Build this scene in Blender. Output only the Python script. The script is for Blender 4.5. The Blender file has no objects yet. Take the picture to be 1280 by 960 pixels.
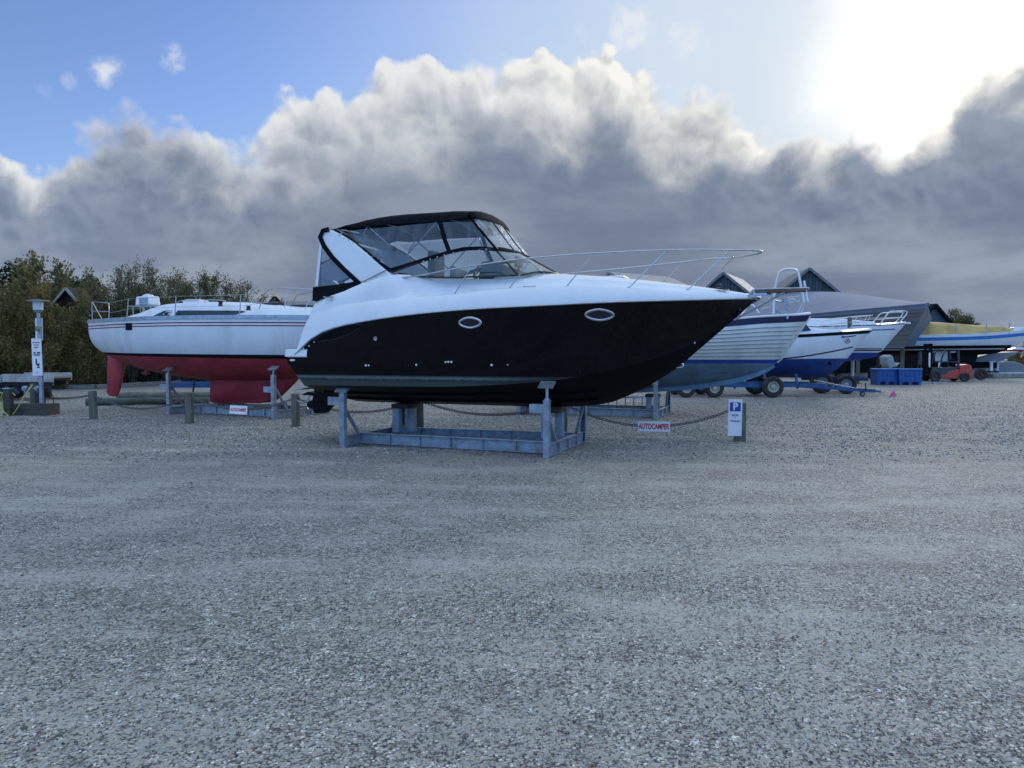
import bpy, bmesh, math, random
import numpy as np
from mathutils import Vector, Matrix
random.seed(7); RS = np.random.RandomState(11)
S = bpy.context.scene
COL = S.collection
R = math.radians

# ------------------------------------------------------------------ camera
FPX, EYE, PITCH = 950.0, 1.75, math.atan(40/950.0)
cam = bpy.data.cameras.new('camera'); camo = bpy.data.objects.new('camera', cam); COL.objects.link(camo)
cam.sensor_width = 36.0; cam.lens = FPX/1280*36.0; cam.clip_start = .1; cam.clip_end = 3000
camo.location = (0, 0, EYE); camo.rotation_euler = (math.pi/2-PITCH, 0, 0)
S.camera = camo

def ray(x, y):
    a = (x-640)/FPX; b = (480-y)/FPX
    return Vector((a, math.cos(PITCH)+b*math.sin(PITCH), -math.sin(PITCH)+b*math.cos(PITCH)))
def G(x, y, z=0.0):                       # ground point seen at a photo pixel
    d = ray(x, y); return Vector((0, 0, EYE))+d*((z-EYE)/d.z)
def at(x, y, Y):                          # point at world depth Y seen at a photo pixel
    d = ray(x, y); return Vector((0, 0, EYE))+d*(Y/d.y)
class Fr:                                 # a thing's own frame: s along, w across (away from us), z up
    def __init__(s, O, deg):
        s.O = Vector((O[0], O[1], 0)); s.a = R(deg)
        s.u = Vector((math.cos(s.a), math.sin(s.a), 0)); s.n = Vector((-math.sin(s.a), math.cos(s.a), 0))
    def px(s, x, y, w):
        d = ray(x, y); c = Vector((0, 0, EYE)); t = (w-(c-s.O).dot(s.n))/d.dot(s.n); p = c+d*t
        return ((p-s.O).dot(s.u), p.z)
    def P(s, x, y, w):
        a, z = s.px(x, y, w); return (a, w, z)
    def pxb(s, x, y, bf, k=-1):
        q = k*bf(0)
        for _ in range(30): q = .5*q+.5*k*bf(s.px(x, y, q)[0])
        return s.px(x, y, q)
    def gp(s, x, y):
        p = G(x, y); return ((p-s.O).dot(s.u), (p-s.O).dot(s.n))

# ------------------------------------------------------------------ node helper
class NT:
    def __init__(s, nt): s.nt = nt; nt.nodes.clear()
    def n(s, typ, ins=None, **kw):
        nd = s.nt.nodes.new(typ)
        for k, v in kw.items(): setattr(nd, k, v)
        if ins:
            for k, v in ins.items():
                sock = nd.inputs[k]
                if isinstance(v, bpy.types.NodeSocket): s.nt.links.new(v, sock)
                else: sock.default_value = v
        return nd
    def m(s, op, a, b=None, c=None, clamp=False):
        nd = s.n('ShaderNodeMath', operation=op, use_clamp=clamp)
        for i, v in enumerate((a, b, c)):
            if v is None: continue
            if isinstance(v, bpy.types.NodeSocket): s.nt.links.new(v, nd.inputs[i])
            else: nd.inputs[i].default_value = v
        return nd.outputs[0]
    def vm(s, op, a, b=None, scale=None):
        nd = s.n('ShaderNodeVectorMath', operation=op)
        for i, v in enumerate((a, b)):
            if v is None: continue
            if isinstance(v, bpy.types.NodeSocket): s.nt.links.new(v, nd.inputs[i])
            else: nd.inputs[i].default_value = v
        if scale is not None:
            if isinstance(scale, bpy.types.NodeSocket): s.nt.links.new(scale, nd.inputs['Scale'])
            else: nd.inputs['Scale'].default_value = scale
        return nd
    def mix(s, f, a, b, blend='MIX'):
        nd = s.n('ShaderNodeMix', data_type='RGBA', blend_type=blend, clamp_factor=True)
        for k, v in ((0, f), (6, a), (7, b)):
            if isinstance(v, bpy.types.NodeSocket): s.nt.links.new(v, nd.inputs[k])
            elif k == 0: nd.inputs[k].default_value = v
            else: nd.inputs[k].default_value = (*v[:3], 1)
        return nd.outputs[2]
    def ss(s, x, a, b):                   # smoothstep
        nd = s.n('ShaderNodeMapRange', {'Value': x, 'From Min': a, 'From Max': b}, interpolation_type='SMOOTHSTEP')
        return nd.outputs[0]
    def noise(s, vec, scale, detail=5, rough=.55, dist=0, out=0):
        nd = s.n('ShaderNodeTexNoise', {'Vector': vec, 'Scale': scale, 'Detail': detail, 'Roughness': rough, 'Distortion': dist})
        return nd.outputs[out]

# ------------------------------------------------------------------ sky and sun
SUN = ray(1185, 62).normalized()
SUN_EL = math.asin(SUN.z); SUN_AZ = math.atan2(SUN.x, SUN.y)
W = bpy.data.worlds.new('World'); S.world = W; W.use_nodes = True
t = NT(W.node_tree)
tc = t.n('ShaderNodeTexCoord').outputs['Generated']
sep = t.n('ShaderNodeSeparateXYZ', {0: tc}).outputs
az = t.m('ARCTAN2', sep[0], sep[1]); el = t.m('ARCSINE', sep[2])
sky = t.n('ShaderNodeTexSky', sky_type='NISHITA', sun_disc=False, sun_elevation=SUN_EL, sun_rotation=SUN_AZ,
          altitude=0, air_density=1.0, dust_density=.35, ozone_density=2.2).outputs[0]
# cloud top line, elevation against azimuth
cp = [(-60,185),(0,190),(60,188),(110,150),(150,130),(215,140),(255,160),(300,166),(330,150),(350,125),(400,105),(430,92),(460,72),
      (520,55),(580,44),(640,55),(700,60),(760,46),(800,58),(840,92),(900,108),(940,130),(1000,156),(1040,166),(1100,160),
      (1170,150),(1195,118),(1225,82),(1280,58),(1340,40)]
AZR = .75
pts = []
for x, y in cp:
    d = ray(x, y).normalized(); pts.append(((math.atan2(d.x, d.y)/AZR+1)/2, math.asin(d.z)))
pts = [(0, .27)]+pts+[(1, .27)]
fc = t.n('ShaderNodeFloatCurve'); cm = fc.mapping; cv = cm.curves[0]
while len(cv.points) < len(pts): cv.points.new(.5, .5)
for p, (a, b) in zip(cv.points, pts): p.location = (a, b); p.handle_type = 'AUTO'
cm.update()
t.nt.links.new(t.n('ShaderNodeMapRange', {'Value': az, 'From Min': -AZR, 'From Max': AZR}).outputs[0], fc.inputs['Value'])
top = fc.outputs[0]
cvec = t.n('ShaderNodeCombineXYZ', {0: az, 1: el, 2: 0.0}).outputs[0]
def n2d(vec, scale, detail=4, rough=.55, out=0, dist=0):
    nd = t.n('ShaderNodeTexNoise', noise_dimensions='2D'); t.nt.links.new(vec, nd.inputs['Vector'])
    nd.inputs['Scale'].default_value = scale; nd.inputs['Detail'].default_value = detail; nd.inputs['Roughness'].default_value = rough
    nd.inputs['Distortion'].default_value = dist
    return nd.outputs[out]
def v2d(vec, scale):
    return t.n('ShaderNodeTexVoronoi', {'Vector': vec, 'Scale': scale, 'Smoothness': .7}, feature='SMOOTH_F1', voronoi_dimensions='2D').outputs[0]
warp = t.vm('SUBTRACT', n2d(cvec, 7, 4, .6, out=1), (.5, .5, .5)).outputs[0]
cw = t.vm('ADD', cvec, t.vm('SCALE', warp, scale=.05).outputs[0]).outputs[0]
warp2 = t.vm('SUBTRACT', n2d(cvec, 34, 3, .6, out=1), (.5, .5, .5)).outputs[0]
cf = t.vm('ADD', cw, t.vm('SCALE', warp2, scale=.014).outputs[0]).outputs[0]
def billow(vec, fine=True):                                            # rounded heaps in three sizes
    b = t.m('MULTIPLY', t.m('SUBTRACT', .42, v2d(vec, 11)), .052)
    b = t.m('ADD', b, t.m('MULTIPLY', t.m('SUBTRACT', .42, v2d(vec, 27)), .030))
    if fine: b = t.m('ADD', b, t.m('MULTIPLY', t.m('SUBTRACT', .42, v2d(vec, 62)), .013))
    return b
bil = billow(cf)
n_big = n2d(cf, 9, 7, .6)
puff = t.m('ADD', t.m('MULTIPLY', t.m('SUBTRACT', n_big, .5), .05), bil)
h = t.m('ADD', t.m('SUBTRACT', t.m('SUBTRACT', top, .016), el), puff)                     # depth below the cloud's upper edge
edge_n = n2d(cvec, 3.3, 2)
softness = t.m('ADD', .008, t.m('MULTIPLY', t.ss(edge_n, .42, .66), .026))
dens = t.n('ShaderNodeMapRange', {'Value': h, 'From Min': -.004, 'From Max': softness}, interpolation_type='SMOOTHSTEP').outputs[0]
# relief: the same heaps sampled a little toward the sun
cw2 = t.vm('ADD', cf, (.006, .010, 0)).outputs[0]
rel = t.m('MULTIPLY', t.m('SUBTRACT', bil, billow(cw2)), 55.0)         # about -1 .. 1, positive on the sunward side
rel = t.m('ADD', rel, t.m('MULTIPLY', t.m('SUBTRACT', n_big, n2d(cw2, 9, 5, .6)), 3.0))
dsun = t.vm('DOT_PRODUCT', t.vm('NORMALIZE', tc).outputs[0], tuple(SUN)).outputs['Value']
ang = t.m('ARCCOSINE', t.m('MINIMUM', dsun, .99999))
mid_az = t.m('MULTIPLY', t.ss(az, -.40, -.18), t.ss(az, .36, .14))           # the sunlit shoulders are deepest in the middle of the bank
rimw = t.m('ADD', t.m('ADD', .035, t.m('MULTIPLY', mid_az, .095)), t.m('MULTIPLY', t.ss(edge_n, .35, .65), .035))
hn = t.m('ADD', h, t.m('MULTIPLY', t.m('SUBTRACT', n2d(cw, 11, 5, .6), .5), .10))
rim = t.m('SUBTRACT', 1, t.n('ShaderNodeMapRange', {'Value': hn, 'From Min': -.02, 'From Max': rimw}, interpolation_type='SMOOTHSTEP').outputs[0])
rimlit = t.m('MULTIPLY', rim, t.m('ADD', 1.02, t.m('MULTIPLY', rel, .40)), clamp=True)
# body: soft grey, flat streaks low down
svec = t.n('ShaderNodeCombineXYZ', {0: t.m('MULTIPLY', az, .24), 1: el, 2: 0.0}).outputs[0]
streak = n2d(svec, 15, 6, .55)
soft = n2d(cw, 4.5, 3, .5)
bodyf = t.ss(t.m('ADD', t.m('MULTIPLY', streak, .62), t.m('MULTIPLY', soft, .38)), .37, .64)
body = t.mix(bodyf, (.172, .216, .308), (.265, .315, .400))
lowb = t.m('MULTIPLY', t.ss(el, .20, .06), t.ss(streak, .46, .70))
body = t.mix(t.m('MULTIPLY', lowb, .55), body, (.36, .42, .50))
hor = t.ss(el, .07, .0)
body = t.mix(t.m('MULTIPLY', hor, .5), body, (.235, .295, .40))
body = t.mix(t.m('MULTIPLY', t.m('ADD', .28, t.m('MULTIPLY', rel, .45)), t.ss(h, .16, .02), clamp=True), body, (.30, .36, .46))
leftw = t.ss(az, -.30, -.62)
body = t.mix(t.m('MULTIPLY', leftw, .35), body, (.26, .33, .45))
body = t.mix(t.m('MULTIPLY', t.m('ABSOLUTE', t.m('MULTIPLY', rel, .24)), t.m('MULTIPLY', t.ss(el, .02, .12), t.ss(h, .24, .06)), clamp=True), body, t.mix(t.ss(rel, -.2, .2), (.12, .15, .23), (.36, .41, .50)))
rimcol = t.mix(t.ss(ang, .75, .15), (.78, .80, .82), (1.0, .98, .91))
cloud = t.mix(rimlit, body, rimcol)
glow_c = t.m('MULTIPLY', t.m('POWER', t.ss(ang, .28, 0.0), 2.2), t.ss(h, .03, -.01))
# clear part of the sky
SK = 10.0                                     # everything below is divided by the 0.1 strength of the background
skyc = t.vm('MULTIPLY', sky, (.122, .126, .162)).outputs[0]
skyc = t.vm('MINIMUM', skyc, (.50, .62, .86)).outputs[0]
veil = t.m('MULTIPLY', t.ss(ang, .86, .08), .9)
veil = t.m('MULTIPLY', veil, t.m('ADD', .75, t.m('MULTIPLY', n2d(cw, 6, 4, .6), .5)), clamp=True)
skyc = t.mix(veil, skyc, (.70, .79, .88))
core = t.m('POWER', t.ss(t.m('ADD', ang, t.m('MULTIPLY', t.m('SUBTRACT', n2d(cw, 9, 5, .6), .5), .13)), .22, .0), 2.6)
skyc = t.mix(core, skyc, (1.9, 1.8, 1.6))
# loose small wisps in the blue
wm = None
for (x, y, r, k) in ((215, 72, .024, 1.0), (140, 92, .032, .8), (90, 102, .02, .6), (782, 35, .05, 1.0), (850, 48, .04, .9), (883, 62, .014, 1.0), (722, 38, .025, .7), (48, 118, .03, .4), (620, 18, .05, .3)):
    d = ray(x, y).normalized()
    q = t.vm('DISTANCE', cw, (math.atan2(d.x, d.y), math.asin(d.z), 0)).outputs['Value']
    g = t.m('MULTIPLY', t.ss(q, r*1.25, 0), k)
    wm = g if wm is None else t.m('MAXIMUM', wm, g)
wis = t.ss(t.m('MULTIPLY', wm, n2d(cw, 34, 5, .62)), .16, .56)
skyc = t.mix(t.m('MULTIPLY', wis, .8), skyc, (.80, .84, .88))
final = t.mix(dens, skyc, cloud)
final = t.mix(glow_c, final, (1.3, 1.25, 1.12))
# behind the camera: bright open sky with thin cloud
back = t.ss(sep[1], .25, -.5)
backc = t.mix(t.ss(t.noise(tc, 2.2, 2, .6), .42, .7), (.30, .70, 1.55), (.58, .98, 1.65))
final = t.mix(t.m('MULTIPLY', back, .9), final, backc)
zen = t.m('MULTIPLY', t.ss(sep[2], .45, .85), .9)
final = t.mix(zen, final, (.92, 1.08, 1.26))
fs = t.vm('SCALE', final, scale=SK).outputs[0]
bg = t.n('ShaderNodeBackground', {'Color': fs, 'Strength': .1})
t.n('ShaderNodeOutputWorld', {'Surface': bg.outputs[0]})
W.cycles.sampling_method = 'NONE'

sl = bpy.data.lights.new('sun', 'SUN'); sl.energy = 1.0; sl.angle = R(14); sl.color = (1, .95, .86)
so = bpy.data.objects.new('sun', sl); COL.objects.link(so)
so.rotation_euler = (-SUN).to_track_quat('-Z', 'Y').to_euler(); so.location = SUN*60
S.view_settings.view_transform = 'Standard'; S.view_settings.look = 'None'
S.view_settings.exposure = 0; S.view_settings.gamma = 1; S.view_settings.use_curve_mapping = False

c = S.cycles
c.max_bounces = 6; c.diffuse_bounces = 2; c.glossy_bounces = 3; c.transmission_bounces = 6; c.transparent_max_bounces = 16
c.caustics_reflective = False; c.caustics_refractive = False; c.use_adaptive_sampling = True; c.adaptive_threshold = .02
c.use_denoising = True; c.sample_clamp_indirect = 4

# ------------------------------------------------------------------ mesh and tagging helpers
def tag(o, label=None, cat=None, group=None, kind=None):
    for k, v in (('label', label), ('category', cat), ('group', group), ('kind', kind)):
        if v: o[k] = v
    return o
def thing(name, label, cat, fr=None, loc=None, rz=0, group=None):
    o = bpy.data.objects.new(name, None); COL.objects.link(o); o.empty_display_size = .2
    if fr is not None: o.location = fr.O; o.rotation_euler = (0, 0, fr.a)
    else: o.location = loc; o.rotation_euler = (0, 0, rz)
    return tag(o, label, cat, group)
def copy_tree(o, parent=None):
    c = o.copy(); COL.objects.link(c)
    if parent is not None: c.parent = parent
    for ch in list(o.children): copy_tree(ch, c)
    return c
V3 = Vector
class MB:
    def __init__(s): s.v = []; s.f = []; s.m = []; s.mi = 0
    def add(s, vs, fs):
        n = len(s.v); s.v += [tuple(p) for p in vs]; s.f += [tuple(i+n for i in f) for f in fs]; s.m += [s.mi]*len(fs); return s
    def box(s, c, d, rot=None):
        c = V3(c); h = V3(d)/2; M = rot if rot is not None else Matrix.Identity(3)
        vs = [c+M@V3((sx*h.x, sy*h.y, sz*h.z)) for sx in (-1, 1) for sy in (-1, 1) for sz in (-1, 1)]
        return s.add(vs, [(0,1,3,2),(4,6,7,5),(0,4,5,1),(2,3,7,6),(0,2,6,4),(1,5,7,3)])
    def beam(s, p0, p1, a, b, up=(0, 0, 1)):          # rectangular bar, a wide (sideways), b high
        p0 = V3(p0); p1 = V3(p1); d = p1-p0; L = d.length; x = d.normalized(); y = V3(up).cross(x)
        if y.length < 1e-4: y = V3((0, 1, 0)).cross(x)
        y.normalize(); z = x.cross(y); M = Matrix((x, y, z)).transposed()
        return s.box((p0+p1)/2, (L, a, b), M)
    def tube(s, pts, r, seg=8, closed=False, caps=True):
        pts = [V3(p) for p in pts]; n = len(pts); rr = r if isinstance(r, (list, tuple)) else [r]*n
        rings = []; prev = None
        for i in range(n):
            a = pts[(i-1) % n] if (closed or i > 0) else pts[i]; b = pts[(i+1) % n] if (closed or i < n-1) else pts[i]
            d = (b-a).normalized()
            if prev is None: x = d.orthogonal().normalized()
            else:
                x = prev-d*prev.dot(d); x = x.normalized() if x.length > 1e-6 else d.orthogonal().normalized()
            prev = x; y = d.cross(x)
            rings.append([pts[i]+(x*math.cos(2*math.pi*k/seg)+y*math.sin(2*math.pi*k/seg))*rr[i] for k in range(seg)])
        vs = [p for q in rings for p in q]; fs = []
        for i in range(n if closed else n-1):
            j = (i+1) % n
            for k in range(seg):
                l = (k+1) % seg; fs.append((i*seg+k, i*seg+l, j*seg+l, j*seg+k))
        if caps and not closed: fs += [tuple(range(seg))[::-1], tuple(range((n-1)*seg, n*seg))]
        return s.add(vs, fs)
    def lathe(s, c, prof, seg=20, axis=(0, 0, 1)):     # prof: (radius, height along axis)
        z = V3(axis).normalized(); x = z.orthogonal().normalized(); y = z.cross(x); c = V3(c)
        vs = []; fs = []
        for r, h in prof:
            for k in range(seg):
                a = 2*math.pi*k/seg; vs.append(c+z*h+(x*math.cos(a)+y*math.sin(a))*r)
        for i in range(len(prof)-1):
            for k in range(seg):
                l = (k+1) % seg; fs.append((i*seg+k, i*seg+l, (i+1)*seg+l, (i+1)*seg+k))
        if prof[0][0] > 1e-5: fs.append(tuple(range(seg))[::-1])
        if prof[-1][0] > 1e-5: fs.append(tuple(range((len(prof)-1)*seg, len(prof)*seg)))
        return s.add(vs, fs)
    def grid(s, rows, close=False):
        n = len(rows[0]); vs = [p for r in rows for p in r]; fs = []
        for i in range(len(rows)-1):
            for k in range(n if close else n-1):
                l = (k+1) % n; fs.append((i*n+k, i*n+l, (i+1)*n+l, (i+1)*n+k))
        return s.add(vs, fs)
    def prism(s, poly, w0, w1, f=None):                # poly in (s, z), extruded across from w0 to w1
        f = f or (lambda a, w, z: (a, w, z)); n = len(poly)
        vs = [f(a, w0, z) for a, z in poly]+[f(a, w1, z) for a, z in poly]
        fs = [tuple(range(n)), tuple(range(n, 2*n))[::-1]]+[(i, n+i, n+(i+1) % n, (i+1) % n) for i in range(n)]
        return s.add(vs, fs)
    def sheet(s, rows, th, nrm=None):                  # thin shell with real thickness
        rows = [[V3(p) for p in r] for r in rows]; m, n = len(rows), len(rows[0])
        def N(i, k):
            a = rows[min(i+1, m-1)][k]-rows[max(i-1, 0)][k]; b = rows[i][min(k+1, n-1)]-rows[i][max(k-1, 0)]
            c = a.cross(b); return c.normalized() if c.length > 1e-9 else V3((0, 0, 1))
        off = [[rows[i][k]-N(i, k)*th for k in range(n)] for i in range(m)]
        s.grid(rows); s.grid([r[::-1] for r in off])
        ring = [(i, 0) for i in range(m)]+[(m-1, k) for k in range(1, n)]+[(i, n-1) for i in range(m-2, -1, -1)]+[(0, k) for k in range(n-2, 0, -1)]
        a = [rows[i][k] for i, k in ring]; b = [off[i][k] for i, k in ring]; q = len(a)
        s.add(a+b, [(i, (i+1) % q, q+(i+1) % q, q+i) for i in range(q)])
        return s
    def build(s, name, mats, parent=None, smooth=None, bevel=0, weld=True):
        me = bpy.data.meshes.new(name)
        mats = mats if isinstance(mats, (list, tuple)) else [mats]
        for m in mats: me.materials.append(m)
        bm = bmesh.new(); bv = [bm.verts.new(p) for p in s.v]
        for f, mi in zip(s.f, s.m):
            try: q = bm.faces.new([bv[i] for i in f]); q.material_index = mi
            except ValueError: pass
        if weld:
            bmesh.ops.remove_doubles(bm, verts=bm.verts, dist=1e-4)
            bmesh.ops.dissolve_degenerate(bm, dist=1e-5, edges=bm.edges)
        bmesh.ops.recalc_face_normals(bm, faces=bm.faces)
        bm.to_mesh(me); bm.free()
        if smooth:
            me.shade_smooth(); me.set_sharp_from_angle(angle=R(smooth))
        o = bpy.data.objects.new(name, me); COL.objects.link(o)
        if parent is not None: o.parent = parent
        if bevel:
            b = o.modifiers.new('bevel', 'BEVEL'); b.width = bevel; b.segments = 2; b.limit_method = 'ANGLE'; b.angle_limit = R(40)
        return o
def txt(body, size, mat, parent, loc, rot, name='lettering', sx=1, font_w=0, align='CENTER'):
    c = bpy.data.curves.new(name, 'FONT'); c.body = body; c.size = size; c.align_x = align; c.align_y = 'CENTER'; c.extrude = .0012; c.offset = font_w
    o = bpy.data.objects.new(name, c); COL.objects.link(o)
    dg = bpy.context.evaluated_depsgraph_get(); dg.update()
    me = bpy.data.meshes.new_from_object(o.evaluated_get(dg)); me.materials.clear(); me.materials.append(mat)
    bpy.data.objects.remove(o)
    q = bpy.data.objects.new(name, me); COL.objects.link(q); q.parent = parent; q.location = loc; q.rotation_euler = rot; q.scale = (sx, 1, 1)
    return q
def curve(pts):                                        # monotone cubic through (x, y)
    xs = np.array([p[0] for p in pts], float); ys = np.array([p[1] for p in pts], float)
    o = np.argsort(xs); xs = xs[o]; ys = ys[o]; h = np.diff(xs); d = np.diff(ys)/h; m = np.zeros_like(xs)
    m[0], m[-1] = d[0], d[-1]
    for i in range(1, len(xs)-1):
        if d[i-1]*d[i] > 0:
            w1 = 2*h[i]+h[i-1]; w2 = h[i]+2*h[i-1]; m[i] = (w1+w2)/(w1/d[i-1]+w2/d[i])
    def f(x):
        if x <= xs[0]: return float(ys[0])
        if x >= xs[-1]: return float(ys[-1])
        i = int(np.searchsorted(xs, x))-1; t_ = (x-xs[i])/h[i]
        return float((2*t_**3-3*t_**2+1)*ys[i]+(t_**3-2*t_**2+t_)*h[i]*m[i]+(-2*t_**3+3*t_**2)*ys[i+1]+(t_**3-t_**2)*h[i]*m[i+1])
    return f
def smooth_path(pts, n=6, closed=False):
    pts = [V3(p) for p in pts]; out = []; N = len(pts)
    rng = N if closed else N-1
    for i in range(rng):
        p1, p2 = pts[i], pts[(i+1) % N]
        p0 = pts[(i-1) % N] if (closed or i > 0) else p1*2-p2
        p3 = pts[(i+2) % N] if (closed or i < N-2) else p2*2-p1
        for k in range(n):
            u = k/n; out.append(.5*((2*p1)+(p2-p0)*u+(2*p0-5*p1+4*p2-p3)*u*u+(3*p1-p0-3*p2+p3)*u**3))
    if not closed: out.append(pts[-1])
    return out
def lin(a, b, n): return [a+(b-a)*i/(n-1) for i in range(n)]

# ------------------------------------------------------------------ materials
def srgb(r, g, b):
    f = lambda c: (c/255/12.92 if c/255 <= .04045 else ((c/255+.055)/1.055)**2.4)
    return (f(r), f(g), f(b))
def pm(name, col, rough=.5, metal=0, var=.12, scale=4, bump=0, bscale=60, coat=0, spec=.5, stretch=(1, 1, 1), dirt=None, dirt_amt=.3, dirt_scale=2.5, streaks=False):
    m = bpy.data.materials.new(name); m.use_nodes = True; t = NT(m.node_tree)
    co = t.n('ShaderNodeTexCoord').outputs['Object']
    if stretch != (1, 1, 1): co = t.vm('MULTIPLY', co, stretch).outputs[0]
    nz = t.noise(co, scale, 6, .6)
    a = tuple(c*(1-var) for c in col); b = tuple(min(1, c*(1+var)) for c in col)
    c = t.mix(t.ss(nz, .3, .7), a, b)
    if dirt:
        dco = t.vm('MULTIPLY', co, (1, 1, .25)).outputs[0] if streaks else co
        dn = t.noise(dco, dirt_scale, 8, .68)
        c = t.mix(t.m('MULTIPLY', t.ss(dn, .48, .72), dirt_amt), c, dirt)
    bs = t.n('ShaderNodeBsdfPrincipled', {'Base Color': c, 'Metallic': metal, 'Specular IOR Level': spec, 'Coat Weight': coat, 'Coat Roughness': .08})
    rn = t.m('ADD', rough, t.m('MULTIPLY', t.m('SUBTRACT', t.noise(co, scale*2.3, 4), .5), .25*min(1, rough*2)), clamp=True)
    t.nt.links.new(rn, bs.inputs['Roughness'])
    if bump:
        bn = t.n('ShaderNodeBump', {'Strength': 1.0, 'Distance': bump, 'Height': t.noise(co, bscale, 5, .6)})
        t.nt.links.new(bn.outputs[0], bs.inputs['Normal'])
    t.n('ShaderNodeOutputMaterial', {'Surface': bs.outputs[0]})
    return m
def glass(name, col, rough=.02, alpha=.35, wav=0):
    m = bpy.data.materials.new(name); m.use_nodes = True; t = NT(m.node_tree)
    co = t.n('ShaderNodeTexCoord').outputs['Object']
    tr = t.n('ShaderNodeBsdfTransparent', {'Color': (*col, 1)})
    gl = t.n('ShaderNodeBsdfGlossy', {'Color': (.9, .95, 1, 1), 'Roughness': rough})
    df = t.n('ShaderNodeBsdfDiffuse', {'Color': (.55, .6, .62, 1)})
    if wav:
        st = t.vm('MULTIPLY', co, (3.0, 3.0, .55)).outputs[0]
        hgt = t.noise(st, 4, 3, .5, .6)
        bn = t.n('ShaderNodeBump', {'Strength': 1.0, 'Distance': wav, 'Height': hgt}).outputs[0]
        t.nt.links.new(bn, gl.inputs['Normal'])
    fr = t.n('ShaderNodeFresnel', {'IOR': 1.5}).outputs[0]
    mx = t.n('ShaderNodeMixShader', {0: t.m('ADD', t.m('MULTIPLY', fr, .9), .02, clamp=True), 1: tr.outputs[0], 2: gl.outputs[0]})
    nz = t.ss(t.noise(t.vm('MULTIPLY', co, (1, 1, .4)).outputs[0], 7, 5, .65), .35, .8)
    mx2 = t.n('ShaderNodeMixShader', {0: t.m('MULTIPLY', nz, alpha), 1: mx.outputs[0], 2: df.outputs[0]})
    t.n('ShaderNodeOutputMaterial', {'Surface': mx2.outputs[0]})
    return m
M = {}
M['gelcoat'] = pm('gelcoat', (.78, .79, .80), .16, var=.03, scale=1.5, coat=.3, dirt=(.5, .5, .46), dirt_amt=.18, dirt_scale=1.2, streaks=True)
M['gelcoat_old'] = pm('gelcoat_old', (.74, .76, .78), .35, var=.05, scale=1.5, dirt=(.42, .43, .42), dirt_amt=.4, dirt_scale=1.4, streaks=True)
M['cream'] = pm('cream', (.66, .68, .64), .5, var=.07, scale=2, dirt=(.3, .32, .28), dirt_amt=.35, dirt_scale=1.7, streaks=True)
M['black_fabric'] = pm('black_fabric', (.005, .006, .009), .85, var=.3, scale=6, bump=.003, bscale=14, spec=.12)
M['black_plastic'] = pm('black_plastic', (.012, .013, .015), .45, var=.2)
M['rubber'] = pm('rubber', (.022, .022, .023), .85, var=.3, scale=8, bump=.003, bscale=40, dirt=(.12, .11, .10), dirt_amt=.5)
M['steel'] = pm('steel', (.46, .47, .49), .24, 1, var=.08, scale=5)
M['galv'] = pm('galv', (.36, .40, .45), .42, .75, var=.22, scale=9, bump=.0015, bscale=50, dirt=(.20, .19, .17), dirt_amt=.5, dirt_scale=3)
M['galv_blue'] = pm('galv_blue', (.27, .32, .38), .5, .3, var=.2, scale=7, bump=.001, dirt=(.16, .105, .07), dirt_amt=.65, dirt_scale=5)
M['wood_old'] = pm('wood_old', (.13, .125, .10), .85, var=.35, scale=3, bump=.006, bscale=9, stretch=(6, 6, .7), dirt=(.06, .085, .035), dirt_amt=.6, dirt_scale=.8)
M['wood_dark'] = pm('wood_dark', (.035, .027, .02), .8, var=.4, scale=6, bump=.004, bscale=20)
M['wood_beam'] = pm('wood_beam', (.20, .19, .165), .85, var=.3, scale=3, bump=.004, bscale=12, stretch=(.6, 5, 5), dirt=(.07, .07, .055), dirt_amt=.6)
M['teak'] = pm('teak', (.16, .09, .06), .6, var=.25, scale=8, stretch=(.6, 6, 6))
M['red_bottom'] = pm('red_bottom', (.37, .030, .042), .62, var=.22, scale=1.6, dirt=(.10, .016, .022), dirt_amt=.6, dirt_scale=1.5, streaks=True)
M['blue_bottom'] = pm('blue_bottom', (.010, .045, .20), .5, var=.2, scale=2, dirt=(.02, .03, .08), dirt_amt=.5)
M['blue_dark'] = pm('blue_dark', (.006, .012, .06), .3, var=.15, scale=2)
M['blue_paint'] = pm('blue_paint', (.010, .065, .19), .5, var=.25, scale=5, dirt=(.06, .07, .08), dirt_amt=.4, dirt_scale=6)
M['blue_plastic'] = pm('blue_plastic', (.008, .08, .30), .5, var=.15, scale=3, dirt=(.03, .06, .12), dirt_amt=.5, dirt_scale=4)
M['white_paint'] = pm('white_paint', (.78, .79, .80), .4, var=.04, scale=3)
M['sign_blue'] = pm('sign_blue', (.008, .05, .32), .4, var=.03)
M['sign_red'] = pm('sign_red', (.50, .015, .02), .5, var=.03)
M['ink'] = pm('ink', (.007, .007, .009), .8, var=.1, spec=.12)
M['red_stripe'] = pm('red_stripe', (.20, .012, .035), .4, var=.1)
M['dark_glass'] = pm('dark_glass', (.010, .013, .022), .06, var=.2, spec=.6)
M['glass'] = glass('glass', (.80, .90, .90), .02, .10)
M['vinyl'] = glass('vinyl', (.66, .72, .80), .06, .16, .012)
M['clear_vinyl'] = glass('clear_vinyl', (.88, .92, .95), .03, .10)
M['alu'] = pm('alu', (.72, .73, .74), .38, .35, var=.05)
M['rim_cream'] = pm('rim_cream', (.42, .40, .33), .55, var=.15, dirt=(.1, .08, .06), dirt_amt=.6, dirt_scale=9)
M['vinyl_hazy'] = glass('vinyl_hazy', (.92, .93, .93), .2, .72, .015)
M['seat_dark'] = pm('seat_dark', (.03, .04, .05), .6, var=.2)
M['seat_grey'] = pm('seat_grey', (.35, .37, .38), .6, var=.1)
M['chain'] = pm('chain', (.13, .14, .145), .6, .4, var=.3, scale=20, dirt=(.12, .07, .04), dirt_amt=.5)
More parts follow.
